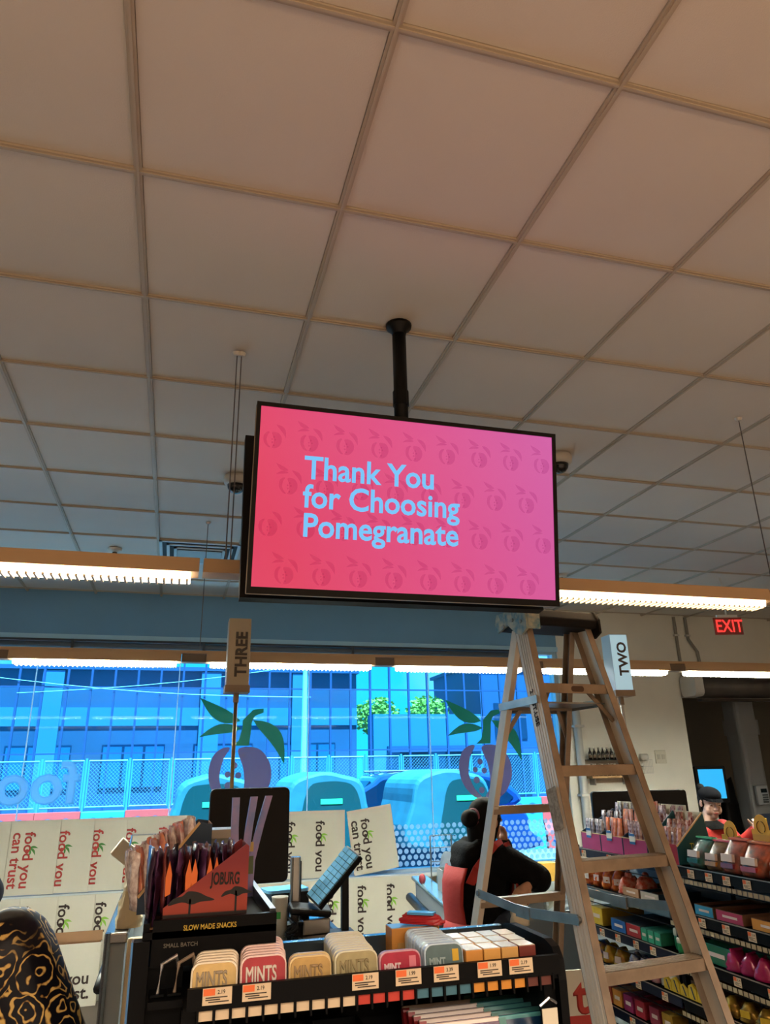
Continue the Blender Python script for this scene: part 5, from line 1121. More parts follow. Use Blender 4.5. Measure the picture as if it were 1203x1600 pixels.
# vestibule contents
t = thing('info_monitor', 'wall monitor with blue screen in the dark vestibule behind the cashier', 'monitor', (6.08, WY+.25, 1.46), math.radians(-8))
obj('housing', prism(B(), rrect(.38, .40, .015), -.01, .03), m_blk, t); obj('screen', bx(B(), -.155, .155, -.013, -.01, -.155, .165), mat('blue_screen', '02101c', .3, emit='2fb4f4', estr=.9), t); obj('post', bx(B(), -.04, .04, .03, .06, -1.46, .1), mat('cab_pale', 'a8a498', .6), t)
t = thing('alarm_keypad', 'white alarm keypad on the pale pillar in the vestibule', 'keypad', (6.98, WY+.52, 1.30), math.radians(8))
obj('case', bx(B(), -.10, .10, -.035, 0, -.10, .12), mat('keypad_white', 'aab4bc', .5), t, bevel=.008); obj('display', bx(B(), -.03, .07, -.038, -.035, .04, .085), mat('lcd_dark', '1a2a30', .2), t)
for r in range(4):
    for c in range(4): obj('key', bx(B(), -.015+.024*c, .002+.024*c, -.041, -.035, -.075+.026*r, -.057+.026*r), mat('key_grey', '4f5a60', .5), t)
t = thing('door_pillar', 'pale round-edged pillar standing in the vestibule at right', 'pillar', (7.0, WY+.68, 0)); obj('shaft', prism(B(), rrect(.30, .28, .06), 0, 2.6, 'z'), mat('pillar_paint', '8f9498', .6), t); obj('collar', prism(B(), rrect(.34, .32, .06), 2.02, 2.2, 'z'), mat('pillar_paint'), t); obj('plinth', prism(B(), rrect(.36, .34, .06), 0, .1, 'z'), mat('pillar_paint'), t)
obj('notice', bx(B(), -.08, .10, -.148, -.141, .86, 1.10), mat('notice_blue', '3a4a68', .4), t)
t = thing('coat', 'black coat hanging in the vestibule left of the pillar', 'coat', (6.58, WY+.62, .75)); obj('body', sheetbag(.24, .75, .18, 130), m_rk, t, smooth=True); obj('hook', bx(B(), -.01, .01, -.01, .20, .74, .76), m_rk, t); obj('stand', bx(B(), -.02, .02, .18, .22, -.75, .9), m_rk, t)
# ---------------------------------------------------------------- people
DG = bpy.context.evaluated_depsgraph_get
def cap(bm, p0, p1, r0, r1, n=12):
    """closed tapered capsule"""
    p0, p1 = Vector(p0), Vector(p1); d = p1-p0; L_ = d.length
    if L_ < 1e-5: return ell(bm, p0, (r0, r0, r0), n)
    d.normalize(); u, v = frame_of(d); rings = []
    prof = [(-r0*math.cos(a), r0*math.sin(a)) for a in (.35, .75, 1.15, PI/2)] + [(L_+r1*math.sin(a), r1*math.cos(a)) for a in (0, .42, .82, 1.22)]
    for t, r in prof: rings.append([bm.verts.new(p0+d*t+(u*math.cos(2*PI*k/n)+v*math.sin(2*PI*k/n))*r) for k in range(n)])
    for a, b in zip(rings, rings[1:]):
        for k in range(n): bm.faces.new((a[k], a[(k+1) % n], b[(k+1) % n], b[k]))
    bm.faces.new(rings[0][::-1]); bm.faces.new(rings[-1]); return bm
def chain(bm, pts, rad):
    for (a, b), (c, d) in zip(zip(pts, pts[1:]), zip(rad, rad[1:])): cap(bm, a, b, c, d)
def hull_ring(bm, secs, n=20):
    """torso: elliptical sections (centre, half-width vector, half-depth vector)"""
    R = [[bm.verts.new(Vector(c)+Vector(a)*math.cos(2*PI*k/n)+Vector(b)*math.sin(2*PI*k/n)) for k in range(n)] for c, a, b in secs]
    for p, q in zip(R, R[1:]):
        for k in range(n): bm.faces.new((p[k], p[(k+1) % n], q[(k+1) % n], q[k]))
    bm.faces.new(R[0][::-1]); bm.faces.new(R[-1]); bmesh.ops.recalc_face_normals(bm, faces=bm.faces)
def fuse(name, bm, vox, m, parent=None, smooth=4, noise=0):
    """weld overlapping closed forms into one continuous skin"""
    bmesh.ops.recalc_face_normals(bm, faces=bm.faces)
    me = bpy.data.meshes.new(name); bm.to_mesh(me); bm.free(); t = bpy.data.objects.new('tmp', me); COL.objects.link(t)
    q = t.modifiers.new('r', 'REMESH'); q.mode = 'VOXEL'; q.voxel_size = vox
    q = t.modifiers.new('s', 'SMOOTH'); q.factor = .5; q.iterations = smooth
    me2 = bpy.data.meshes.new_from_object(t.evaluated_get(DG())); bpy.data.objects.remove(t)
    for p in me2.polygons: p.use_smooth = True
    me2.materials.clear(); me2.materials.append(m); me2.name = name
    o = bpy.data.objects.new(name, me2); COL.objects.link(o)
    if parent: o.parent = parent
    return o
def hand(bm, wrist, fwd, palm, s=1.0, curl=.6, side=1):
    """palm, four unequal bent fingers and a thumb leaving the side of the palm"""
    f = Vector(fwd).normalized(); n = Vector(palm); n = (n-f*n.dot(f)).normalized(); x = f.cross(n)*side; w_ = Vector(wrist)
    cap(bm, w_, w_+f*.05*s, .024*s, .026*s); 
    for k in (-1.2, -.4, .4, 1.2): cap(bm, w_+f*.02*s+x*.015*k*s, w_+f*.082*s+x*.0185*k*s, .014*s, .0115*s, 8)
    for k, ln in ((-1.5, .060), (-.5, .074), (.5, .080), (1.5, .070)):
        p = w_+f*.085*s+x*.0195*k*.8*s; d = f.copy(); r = .0092*s
        for seg in range(3):
            a = curl*(.6 if seg == 0 else .9); d = (d*math.cos(a)+n*math.sin(a)).normalized(); a2 = n.copy(); n2 = (n*math.cos(a)-f*0)
            q = p+d*ln*s*(.45, .32, .25)[seg]; cap(bm, p, q, r, r*.9, 8); p = q; r *= .9
    p = w_+f*.03*s+x*.027*s; d = (f*.6+x*.7+n*.35).normalized()
    q = p+d*.042*s; cap(bm, p, q, .0125*s, .0105*s, 8); d = (f*.8+x*.15+n*.55).normalized(); cap(bm, q, q+d*.034*s, .0105*s, .0085*s, 8)
def face_frame(c, fwd, up=(0, 0, 1)):
    f = Vector(fwd).normalized(); u = Vector(up); u = (u-f*u.dot(f)).normalized(); r = f.cross(u)
    def P(x, y, z): return Vector(c)+r*x+f*y+u*z
    m = Matrix.Identity(4)
    for i in range(3): m[i][0], m[i][1], m[i][2] = r[i], f[i], u[i]
    return P, m
def head(bm, c, fwd, up=(0, 0, 1), s=1.0):
    """skull, jaw, brow, nose, lips, ears; c is the head centre (eye level), s=1 -> 0.225 m tall"""
    P, m = face_frame(c, fwd, up)
    def E(x, y, z, a, b, d): ell(bm, P(x*s, y*s, z*s), (a*s, b*s, d*s), 16, m)
    E(0, -.012, .030, .074, .092, .082); E(0, .018, -.035, .060, .066, .072); E(0, .045, -.083, .030, .032, .028)
    for q in (-1, 1): E(q*.035, .045, -.045, .030, .030, .034); E(q*.032, .068, .020, .030, .012, .010); E(q*.076, -.005, -.005, .010, .018, .030); E(q*.034, .062, -.022, .020, .014, .014)
    cap(bm, P(0, .078*s, .012*s), P(0, .098*s, -.030*s), .009*s, .013*s, 8); 
    for q in (-1, 1): E(q*.011, .088, -.034, .009, .011, .008)
    E(0, .079, -.058, .023, .010, .0055); E(0, .077, -.068, .020, .010, .006)
    return P, m
def face_bits(t, P, m, s, skin_dark):
    for q in (-1, 1):
        o = obj('eye', ell(B(), (0, 0, 0), (.0125*s, .008*s, .008*s), 12), mat('eye_white', 'd8d2cc', .2), t, smooth=True); o.matrix_local = Matrix.Translation(P(q*.032*s, .0715*s, -.001*s)) @ m
        i = obj('iris', ell(B(), (0, .0065*s, -.001), (.006*s, .003*s, .006*s), 10), mat('iris_dark', '1c120c', .1), o)
        e = obj('eyebrow', cap(B(), (-.018*s, 0, -.001), (.018*s, -.004*s, .003), .0035*s, .0028*s, 6), mat('brow_dark', '1e1410', .8), t); e.matrix_local = Matrix.Translation(P(q*.033*s, .0785*s, .024*s)) @ m
    o = obj('lips', ell(B(), (0, 0, 0), (.021*s, .0065*s, .0055*s), 12), mat('lips', '9a4f48', .4), t, smooth=True); o.matrix_local = Matrix.Translation(P(0, .086*s, -.061*s)) @ m
m_skin1 = mat('skin_tan', 'b98a6c', .5, noise=(20, .08)); m_skin2 = mat('skin_light', 'c9a594', .5, noise=(20, .06))
m_hair = mat('black_hair', '070505', .75, spec=.15, noise=(60, .4), scale3=(1, 1, .15)); m_hood = mat('black_fleece', '08080a', .9, noise=(20, .3), bump=(80, .4), spec=.15)
m_apr = mat('orange_red_apron', 'aa2a24', .75, noise=(5, .2), bump=(50, .2)); m_jean = mat('dark_denim', '1c2438', .85, noise=(14, .35), bump=(120, .3)); m_shoe = mat('dark_shoe', '141414', .6)
# ---- the woman in the orange apron at lane two: faces right, half turned away, one hand at her face, the other on a white bag
pw = thing('person', 'person in black hoodie and red-orange apron holding a white bag at lane two', 'person', (1.78, 4.2, 0))
O = Vector((1.78, 4.2, 0))
def q(x, y, z): return Vector((x, y, z))-O
fw = Vector((.93, .36, 0)).normalized(); sd = Vector((.36, -.93, 0)).normalized()   # facing; near (right-hand) side towards camera
HC = q(1.775, 4.2, 1.405); hf = Vector((.88, .42, -.22))
b = B(); P, m = head(b, HC, hf, (.15, 0, 1), 1.0)
cap(b, HC+Vector((-.02, 0, -.05)), q(1.745, 4.2, 1.22), .052, .058)
tor = [(q(1.70, 4.2, .86), sd*.165, fw*.115), (q(1.70, 4.2, .98), sd*.145, fw*.105), (q(1.72, 4.2, 1.12), sd*.16, fw*.115), (q(1.74, 4.2, 1.21), sd*.175, fw*.10), (q(1.75, 4.2, 1.27), sd*.09, fw*.07)]
hull_ring(b, tor)
shN, shF = q(1.80, 4.05, 1.215), q(1.70, 4.35, 1.215)
elN, wrN = q(1.96, 4.00, 1.12), q(1.92, 3.965, 1.108)
elF, wrF = q(1.93, 4.36, 1.10), q(1.905, 4.26, 1.265)
chain(b, [shN, elN, wrN], [.05, .042, .028]); chain(b, [shF, elF, wrF], [.05, .042, .028])
hand(b, q(1.90, 3.955, 1.10), (-.85, -.15, -.40), (-.3, .3, -.9), .95, .7, 1); hand(b, wrF, (-.10, -.12, .9), (-.8, -.3, 0), .95, .85, -1)
hipN, hipF = q(1.78, 4.08, .86), q(1.72, 4.3, .86); knN, knF = q(2.06, 4.06, .58), q(2.00, 4.36, .52); anN, anF = q(2.06, 4.1, .09), q(1.94, 4.4, .09)
for a, k, f in ((hipN, knN, anN), (hipF, knF, anF)): chain(b, [a, k, f], [.085, .062, .042]); cap(b, f+Vector((-.02, 0, -.03)), f+Vector((.15, .03, -.055)), .038, .032)
fuse('body', b, .0055, m_skin1, pw, 3)
face_bits(pw, P, m, 1.0, None)
b = B(); ell(b, P(0, -.022, .038), (.088, .102, .090), 20, m); ell(b, P(0, -.055, -.02), (.078, .070, .085), 18, m); cap(b, P(.0, -.07, -.05), P(0, -.06, -.12), .062, .05); cap(b, P(.07, .02, .03), P(.072, .0, -.10), .018, .012); cap(b, P(-.07, .02, .03), P(-.072, .0, -.10), .018, .012)
fuse('hair', b, .007, m_hair, pw, 3)
b = B(); ell(b, P(.005, -.145, -.01), (.052, .050, .050), 16, m); fuse('hair_bun', b, .006, m_hair, pw, 2)
b = B(); R_ = Matrix.Translation(P(0, -.112, .0)) @ m
pts = [R_ @ Vector((.046*math.cos(a*PI/8), -.006, .046*math.sin(a*PI/8))) for a in range(17)]; obj('hair_tie', tube(B(), pts, .007, 6), mat('hair_tie', '7a3a48', .6), pw)
b = B(); g = .032
hull_ring(b, [(q(1.70, 4.2, .90), sd*.185, fw*.15), (q(1.69, 4.2, .99), sd*.18, fw*.15), (q(1.71, 4.2, 1.12), sd*.19, fw*.155), (q(1.735, 4.2, 1.215), sd*.195, fw*.13), (q(1.75, 4.2, 1.285), sd*.10, fw*.085)])
chain(b, [shN+Vector((0, 0, -.005)), elN+Vector((.015, 0, 0)), wrN+Vector((.005, 0, .004))], [.088, .074, .044]); chain(b, [shF, elF, wrF], [.088, .074, .048])
cap(b, q(1.64, 4.12, 1.245), q(1.64, 4.28, 1.245), .062, .062); cap(b, q(1.615, 4.14, 1.20), q(1.615, 4.26, 1.20), .05, .05); cap(b, q(1.68, 4.10, 1.29), q(1.80, 4.08, 1.27), .035, .03); cap(b, q(1.68, 4.30, 1.29), q(1.80, 4.33, 1.27), .035, .03)
fuse('hoodie', b, .010, m_hood, pw, 3)
b = B(); hull_ring(b, [(q(1.75, 4.2, .62), sd*.15, fw*.11), (q(1.73, 4.2, .82), sd*.19, fw*.135), (q(1.70, 4.2, .93), sd*.17, fw*.125)])
for a, k, f in ((hipN, knN, anN), (hipF, knF, anF)): chain(b, [a, k, f], [.115, .088, .068])
fuse('jeans', b, .010, m_jean, pw, 3)
for f in (anN, anF):
    b = B(); cap(b, f+Vector((-.03, 0, -.035)), f+Vector((.16, .03, -.045)), .052, .045); ell(b, f+Vector((0, 0, .0)), (.055, .055, .05), 12); fuse('shoe', b, .008, m_shoe, pw, 2)
def ribbon(bm, pts, w_, nrm, th=.010):
    """cloth strap: thick ribbon following points, w_ wide; nrm = outward normals"""
    prev = None
    for i, p in enumerate(pts):
        d = (pts[min(i+1, len(pts)-1)]-pts[max(i-1, 0)]).normalized(); n = nrm[i] if isinstance(nrm, list) else Vector(nrm); s_ = d.cross(n).normalized(); ww = w_[i] if isinstance(w_, list) else w_
        ring = [bm.verts.new(p+s_*a*ww/2+n.normalized()*c*th/2) for a, c in ((-1, -1), (1, -1), (1, 1), (-1, 1))]
        if prev:
            for k in range(4): bm.faces.new((prev[k], prev[(k+1) % 4], ring[(k+1) % 4], ring[k]))
        else: bm.faces.new(ring[::-1])
        prev = ring
    bm.faces.new(prev); bmesh.ops.recalc_face_normals(bm, faces=bm.faces); return bm
# apron: back panel wrapped round her hips, shoulder strap and neck strap
def shell(bm, secs, a0, a1, th=.010, n=18):
    """open-sided cloth wrapped round elliptical sections between two angles"""
    I, Oo = [], []
    for c, a, bb in secs:
        I.append([bm.verts.new(Vector(c)+Vector(a)*math.cos(a0+(a1-a0)*k/n)+Vector(bb)*math.sin(a0+(a1-a0)*k/n)) for k in range(n+1)])
        Oo.append([bm.verts.new(Vector(c)+Vector(a)*math.cos(a0+(a1-a0)*k/n)*1.06+Vector(bb)*math.sin(a0+(a1-a0)*k/n)*1.08) for k in range(n+1)])
    for A in (I, Oo):
        for p, r in zip(A, A[1:]):
            for k in range(n): bm.faces.new((p[k], p[k+1], r[k+1], r[k]))
    for A, C in ((I[0], Oo[0]), (I[-1], Oo[-1])):
        for k in range(n): bm.faces.new((A[k], A[k+1], C[k+1], C[k]))
    for e in (0, n):
        for j in range(len(I)-1): bm.faces.new((I[j][e], I[j+1][e], Oo[j+1][e], Oo[j][e]))
    bmesh.ops.recalc_face_normals(bm, faces=bm.faces); return bm
# angles: 0 = near side (towards camera), -90 deg = her back, +90 deg = her front
ap = obj('apron', shell(B(), [(q(1.71, 4.2, .80), sd*.215, fw*.17), (q(1.70, 4.2, .92), sd*.20, fw*.165), (q(1.69, 4.2, 1.0), sd*.195, fw*.165), (q(1.70, 4.2, 1.10), sd*.205, fw*.17), (q(1.715, 4.2, 1.18), sd*.205, fw*.155)], math.radians(-150), math.radians(-72)), m_apr, pw, smooth=True)
obj('apron_front', shell(B(), [(q(1.73, 4.2, .66), sd*.22, fw*.18), (q(1.71, 4.2, .90), sd*.205, fw*.18), (q(1.70, 4.2, 1.05), sd*.20, fw*.17), (q(1.72, 4.2, 1.16), sd*.20, fw*.165)], math.radians(38), math.radians(142)), m_apr, pw, smooth=True)
obj('apron_skirt', shell(B(), [(q(1.66, 4.2, .66), sd*.20, fw*.15), (q(1.69, 4.2, .80), sd*.215, fw*.17), (q(1.70, 4.2, .91), sd*.205, fw*.165)], math.radians(-130), math.radians(-55)), m_apr, pw, smooth=True)
n_ = (sd*.8+Vector((-.3, 0, .3))).normalized()
obj('apron_strap', ribbon(B(), [q(1.612, 4.065, 1.10), q(1.635, 4.03, 1.18), q(1.69, 4.015, 1.25), q(1.75, 4.03, 1.295), q(1.80, 4.06, 1.31)], [.07, .05, .04, .035, .03], [n_]*5), m_apr, pw)
obj('apron_strap', ribbon(B(), [q(1.80, 4.02, 1.30), q(1.845, 4.02, 1.24), q(1.855, 3.995, 1.15), q(1.85, 4.01, 1.05)], [.02, .018, .016, .014], [(sd+Vector((.3, 0, 0))).normalized()]*4), m_apr, pw)
obj('apron_strap', ribbon(B(), [q(1.895, 4.20, 1.29), q(1.91, 4.19, 1.25), q(1.915, 4.2, 1.21)], .022, Vector((0, -1, 0))), m_apr, pw)
o = obj('white_bag', sheetbag(.10, .15, .07, 33), m_pap, loc=(1.825, 3.945, .915), smooth=True); tag(o, 'crumpled white paper bag in the aproned person\'s hand', 'bag')
# ---- cashier with visor cap
pc = thing('person', 'cashier in black cap and red-orange shirt looking down behind the yellow cartons', 'person', (4.15, 5.3, 0)); O = Vector((3.60, 4.6, .04))
fw = Vector((.18, -.98, 0)).normalized(); sd = Vector((.98, .18, 0)).normalized()
HC = q(3.622, 4.58, 1.435); b = B(); P, m = head(b, HC, (-.20, -.98, -.16), (0, -.1, 1), 1.0)
cap(b, HC+Vector((-.01, .01, -.06)), q(3.59, 4.62, 1.26), .05, .056)
hull_ring(b, [(q(3.60, 4.62, .86), sd*.16, fw*.11), (q(3.60, 4.62, 1.0), sd*.14, fw*.10), (q(3.60, 4.62, 1.15), sd*.165, fw*.11), (q(3.60, 4.62, 1.25), sd*.17, fw*.09), (q(3.595, 4.62, 1.30), sd*.08, fw*.065)])
sL, sR = q(3.43, 4.60, 1.235), q(3.765, 4.66, 1.235); eL, wL = q(3.40, 4.48, 1.0), q(3.50, 4.30, 1.08); eR, wR = q(3.86, 4.60, 1.10), q(3.83, 4.38, 1.235)
chain(b, [sL, eL, wL], [.05, .042, .027]); chain(b, [sR, eR, wR], [.05, .042, .027]); hand(b, wL, (.4, -.6, -.1), (.3, .3, -.9), .95, .6, 1); hand(b, wR, (-.15, -.5, .5), (-.8, -.2, -.1), .95, .8, -1)
for sx in (-.09, .09): chain(b, [q(3.60+sx, 4.62, .88), q(3.60+sx*1.1, 4.60, .48), q(3.60+sx*1.1, 4.64, .08)], [.085, .06, .042]); cap(b, q(3.60+sx*1.1, 4.64, .05), q(3.62+sx*1.1, 4.50, .035), .036, .03)
fuse('body', b, .0055, m_skin2, pc, 3); face_bits(pc, P, m, 1.0, None)
b = B(); ell(b, P(0, -.03, .028), (.084, .09, .082), 18, m); cap(b, P(.073, .0, .0), P(.072, -.01, -.04), .014, .010); cap(b, P(-.073, .0, .0), P(-.072, -.01, -.04), .014, .010); cap(b, P(0, -.09, -.02), P(0, -.085, -.06), .045, .035); fuse('hair', b, .007, m_hair, pc, 3)
b = B(); ell(b, P(.028, -.095, .105), (.030, .030, .026), 14, m); cap(b, P(.0, -.06, .08), P(.025, -.09, .10), .018, .018); fuse('hair_bun', b, .006, m_hair, pc, 2)
b = B(); ell(b, P(0, -.008, .060), (.086, .098, .062), 20, m); fuse('cap', b, .006, mat('cap_cloth', '0a0a0e', .9, spec=.08), pc, 2)
b = B(); secs = []
for k in range(9):
    a = math.radians(-62+15.5*k); secs.append((math.sin(a), math.cos(a)))
v0 = [b.verts.new(P(.082*x, .085*y-.004, .048)) for x, y in secs]; v1 = [b.verts.new(P(.080*x, .085*y+.058*y, .030)) for x, y in secs]
for k in range(8): b.faces.new((v0[k], v0[k+1], v1[k+1], v1[k]))
bmesh.ops.solidify(b, geom=b.faces[:], thickness=.005); obj('visor', b, mat('cap_cloth'), pc, smooth=True)
b = B(); hull_ring(b, [(q(3.60, 4.62, .84), sd*.185, fw*.14), (q(3.60, 4.62, 1.0), sd*.165, fw*.13), (q(3.60, 4.62, 1.15), sd*.185, fw*.135), (q(3.60, 4.62, 1.25), sd*.19, fw*.115), (q(3.598, 4.62, 1.29), sd*.10, fw*.085)])
chain(b, [sL, eL, wL], [.075, .062, .045]); chain(b, [sR, eR, wR], [.075, .062, .045]); fuse('shirt', b, .009, m_apr, pc, 3)
b = B(); hull_ring(b, [(q(3.60, 4.60, 1.245), sd*.125, fw*.128), (q(3.598, 4.61, 1.275), sd*.118, fw*.112), (q(3.597, 4.615, 1.305), sd*.075, fw*.072)]); fuse('collar', b, .007, m_hood, pc, 2)
b = B()
for sx in (-.09, .09): chain(b, [q(3.60+sx, 4.62, .86), q(3.60+sx*1.1, 4.60, .48), q(3.60+sx*1.1, 4.64, .08)], [.11, .085, .07])
fuse('trousers', b, .010, m_jean, pc, 3)
for sx in (-.1, .1): b = B(); cap(b, q(3.60+sx, 4.66, .05), q(3.62+sx, 4.48, .04), .05, .042); fuse('shoe', b, .008, m_shoe, pc, 2)
t = thing('yellow_carton', 'white and yellow box held up in the cashier\'s hand', 'box', (4.36, 4.97, 1.20), .6); obj('box', bx(B(), -.07, .03, -.03, .03, -.06, .09), m_ylw, t); obj('side', bx(B(), .03, .034, -.03, .03, -.06, .09), m_pap, t)
# ---- shopper in the paisley jacket (head and most of the body lie outside the frame)
pp_ = thing('person', 'shopper in black jacket with gold paisley print at the lower left corner', 'person', (-.52, 1.95, 0)); O = Vector((-.52, 1.95, 0))
fw = Vector((.25, .97, 0)).normalized(); sd = Vector((.97, -.25, 0)).normalized()
HC = q(-.54, 2.0, 1.60); b = B(); P, m = head(b, HC, (.2, .97, -.1), (0, 0, 1), 1.0); cap(b, HC+Vector((0, -.01, -.06)), q(-.54, 1.96, 1.42), .052, .06)
hull_ring(b, [(q(-.53, 1.95, .88), sd*.16, fw*.12), (q(-.53, 1.95, 1.05), sd*.15, fw*.11), (q(-.53, 1.95, 1.25), sd*.17, fw*.12), (q(-.53, 1.95, 1.38), sd*.165, fw*.09), (q(-.535, 1.95, 1.44), sd*.08, fw*.06)])
s1, e1, w1 = q(-.325, 1.90, 1.335), q(-.185, 1.90, 1.06), q(-.27, 2.12, .98); s2, e2, w2 = q(-.71, 2.0, 1.345), q(-.78, 2.0, 1.06), q(-.66, 2.2, 1.0)
chain(b, [s1, e1, w1], [.055, .046, .03]); chain(b, [s2, e2, w2], [.055, .046, .03]); hand(b, w1, (-.2, .8, -.2), (-.6, .2, -.5), 1, .6, 1); hand(b, w2, (.3, .8, -.2), (.6, .2, -.5), 1, .6, -1)
for sx in (-.09, .09): chain(b, [q(-.53+sx, 1.95, .9), q(-.53+sx, 1.97, .49), q(-.53+sx, 1.93, .08)], [.09, .062, .043]); cap(b, q(-.53+sx, 1.92, .05), q(-.50+sx, 2.07, .035), .038, .03)
fuse('body', b, .006, m_skin1, pp_, 3); face_bits(pp_, P, m, 1.0, None)
b = B(); ell(b, P(0, -.025, .035), (.088, .10, .09), 18, m); cap(b, P(0, -.06, -.02), P(0, -.07, -.12), .07, .05); fuse('hair', b, .008, m_hair, pp_, 3)
mp_ = bpy.data.materials.new('paisley_print'); mp_.use_nodes = True; n = mp_.node_tree.nodes; l = mp_.node_tree.links
tcx = n.new('ShaderNodeTexCoord'); dn_ = n.new('ShaderNodeTexNoise'); dn_.inputs['Scale'].default_value = 14; dn_.inputs['Detail'].default_value = 2
vm = n.new('ShaderNodeVectorMath'); vm.operation = 'MULTIPLY_ADD'; vm.inputs[1].default_value = (.10, .10, .10)
vo = n.new('ShaderNodeTexVoronoi'); vo.inputs['Scale'].default_value = 13; vo.feature = 'F1'
l.new(tcx.outputs['Object'], dn_.inputs[0]); l.new(dn_.outputs['Color'], vm.inputs[0]); l.new(tcx.outputs['Object'], vm.inputs[2]); l.new(vm.outputs[0], vo.inputs['Vector'])
wv = n.new('ShaderNodeMath'); wv.operation = 'MULTIPLY'; wv.inputs[1].default_value = 33; l.new(vo.outputs['Distance'], wv.inputs[0])
sn = n.new('ShaderNodeMath'); sn.operation = 'SINE'; l.new(wv.outputs[0], sn.inputs[0])
ra = n.new('ShaderNodeValToRGB'); fn = n.new('ShaderNodeTexNoise'); fn.inputs['Scale'].default_value = 70; l.new(tcx.outputs['Object'], fn.inputs[0]); fa = n.new('ShaderNodeMath'); fa.operation = 'MULTIPLY_ADD'; fa.inputs[1].default_value = 1.5; l.new(fn.outputs[0], fa.inputs[0]); fb = n.new('ShaderNodeMath'); fb.operation = 'SUBTRACT'; fb.inputs[1].default_value = .75; l.new(sn.outputs[0], fa.inputs[2]); l.new(fa.outputs[0], fb.inputs[0]); l.new(fb.outputs[0], ra.inputs[0]); e = ra.color_ramp.elements
e[0].position = .55; e[0].color = lin('0a0a12'); e[1].position = .95; e[1].color = lin('c9a860'); x_ = e.new(.72); x_.color = lin('7a5a2c')
nb = n.new('ShaderNodeTexNoise'); nb.inputs['Scale'].default_value = 5; l.new(tcx.outputs['Object'], nb.inputs[0]); rb = n.new('ShaderNodeValToRGB'); rb.color_ramp.elements[0].position = .30; rb.color_ramp.elements[1].position = .36; l.new(nb.outputs[0], rb.inputs[0])
mxp = n.new('ShaderNodeMix'); mxp.data_type = 'RGBA'; l.new(rb.outputs[0], mxp.inputs[0]); mxp.inputs[6].default_value = lin('0b0a10'); l.new(ra.outputs[0], mxp.inputs[7]); l.new(mxp.outputs[2], n['Principled BSDF'].inputs['Base Color'])
n['Principled BSDF'].inputs['Roughness'].default_value = .4; n['Principled BSDF'].inputs['Specular IOR Level'].default_value = .2
b = B(); hull_ring(b, [(q(-.53, 1.95, .72), sd*.23, fw*.18), (q(-.53, 1.95, 1.05), sd*.21, fw*.17), (q(-.53, 1.95, 1.25), sd*.215, fw*.17), (q(-.53, 1.95, 1.385), sd*.215, fw*.14), (q(-.535, 1.95, 1.475), sd*.11, fw*.09)])
chain(b, [s1+Vector((.02, 0, .005)), e1+Vector((0, 0, .02)), w1], [.098, .10, .06]); chain(b, [s2, e2, w2], [.095, .09, .06]); fuse('jacket', b, .010, mp_, pp_, 4)
b = B()
for sx in (-.09, .09): chain(b, [q(-.53+sx, 1.95, .9), q(-.53+sx, 1.97, .49), q(-.53+sx, 1.93, .08)], [.12, .085, .07])
fuse('trousers', b, .012, m_jean, pp_, 3)
for sx in (-.09, .09): b = B(); cap(b, q(-.53+sx, 1.91, .05), q(-.50+sx, 2.09, .04), .05, .042); fuse('shoe', b, .009, m_shoe, pp_, 2)
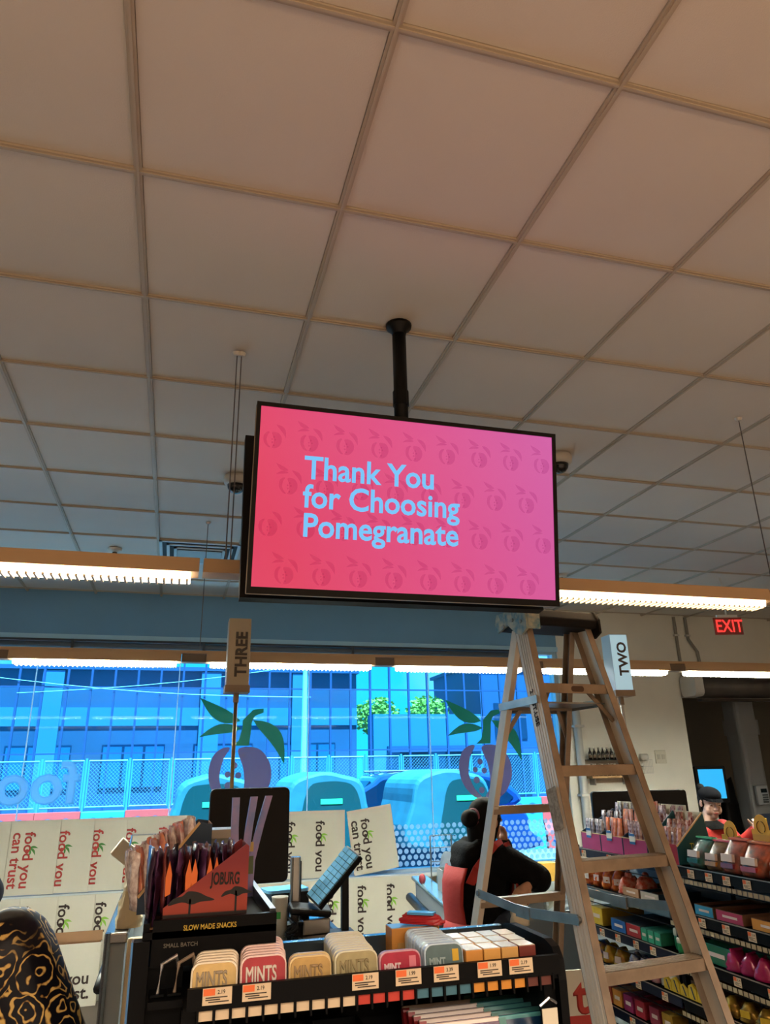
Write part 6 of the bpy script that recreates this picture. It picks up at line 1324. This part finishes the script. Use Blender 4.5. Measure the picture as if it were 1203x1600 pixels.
# ---- person in navy, only a sleeve reaches into the frame
pn_ = thing('person', 'person in dark navy jacket whose sleeve enters at the left picture edge', 'person', (-.90, 3.5, 0)); O = Vector((-.90, 3.5, 0))
fw = Vector((.1, .99, 0)).normalized(); sd = Vector((.99, -.1, 0)).normalized(); m_navyj = mat('navy_cloth', '121c2e', .8, noise=(10, .3))
HC = q(-.93, 3.52, 1.58); b = B(); P, m = head(b, HC, (.1, .99, 0), (0, 0, 1), 1.0); cap(b, HC+Vector((0, -.01, -.06)), q(-.93, 3.5, 1.40), .052, .06)
hull_ring(b, [(q(-.93, 3.5, .88), sd*.15, fw*.12), (q(-.93, 3.5, 1.2), sd*.16, fw*.11), (q(-.93, 3.5, 1.36), sd*.16, fw*.09), (q(-.93, 3.5, 1.42), sd*.08, fw*.06)])
s1, e1, w1 = q(-.765, 3.5, 1.345), q(-.665, 3.5, 1.315), q(-.69, 3.60, 1.46); s1 = q(-.75, 3.49, 1.37); s2, e2, w2 = q(-1.10, 3.5, 1.34), q(-1.14, 3.5, 1.08), q(-1.0, 3.7, 1.0)
e1 = q(-.665, 3.47, 1.27); w1 = q(-.80, 3.68, 1.36)
chain(b, [s1, e1, w1], [.05, .045, .03]); chain(b, [s2, e2, w2], [.05, .045, .03]); hand(b, w1, (-.5, .6, .4), (-.5, -.2, .2), 1, .6, 1); hand(b, w2, (.4, .7, -.2), (.6, .2, -.5), 1, .6, -1)
for sx in (-.09, .09): chain(b, [q(-.93+sx, 3.5, .9), q(-.93+sx, 3.52, .49), q(-.93+sx, 3.48, .08)], [.09, .062, .043]); cap(b, q(-.93+sx, 3.47, .05), q(-.92+sx, 3.62, .035), .038, .03)
fuse('body', b, .008, m_skin2, pn_, 3); face_bits(pn_, P, m, 1.0, None)
b = B(); ell(b, P(0, -.02, .035), (.085, .10, .088), 18, m); fuse('hair', b, .008, m_hair, pn_, 3)
b = B(); hull_ring(b, [(q(-.93, 3.5, .80), sd*.19, fw*.16), (q(-.93, 3.5, 1.2), sd*.19, fw*.15), (q(-.93, 3.5, 1.36), sd*.185, fw*.125), (q(-.93, 3.5, 1.43), sd*.09, fw*.08)]); chain(b, [s1, e1, w1], [.08, .066, .05]); chain(b, [s2, e2, w2], [.08, .07, .05]); fuse('jacket', b, .010, m_navyj, pn_, 3)
b = B()
for sx in (-.09, .09): chain(b, [q(-.93+sx, 3.5, .88), q(-.93+sx, 3.52, .49), q(-.93+sx, 3.48, .08)], [.115, .085, .07])
fuse('trousers', b, .012, m_jean, pn_, 3)
for sx in (-.09, .09): b = B(); cap(b, q(-.93+sx, 3.46, .05), q(-.92+sx, 3.64, .04), .05, .042); fuse('shoe', b, .009, m_shoe, pn_, 2)
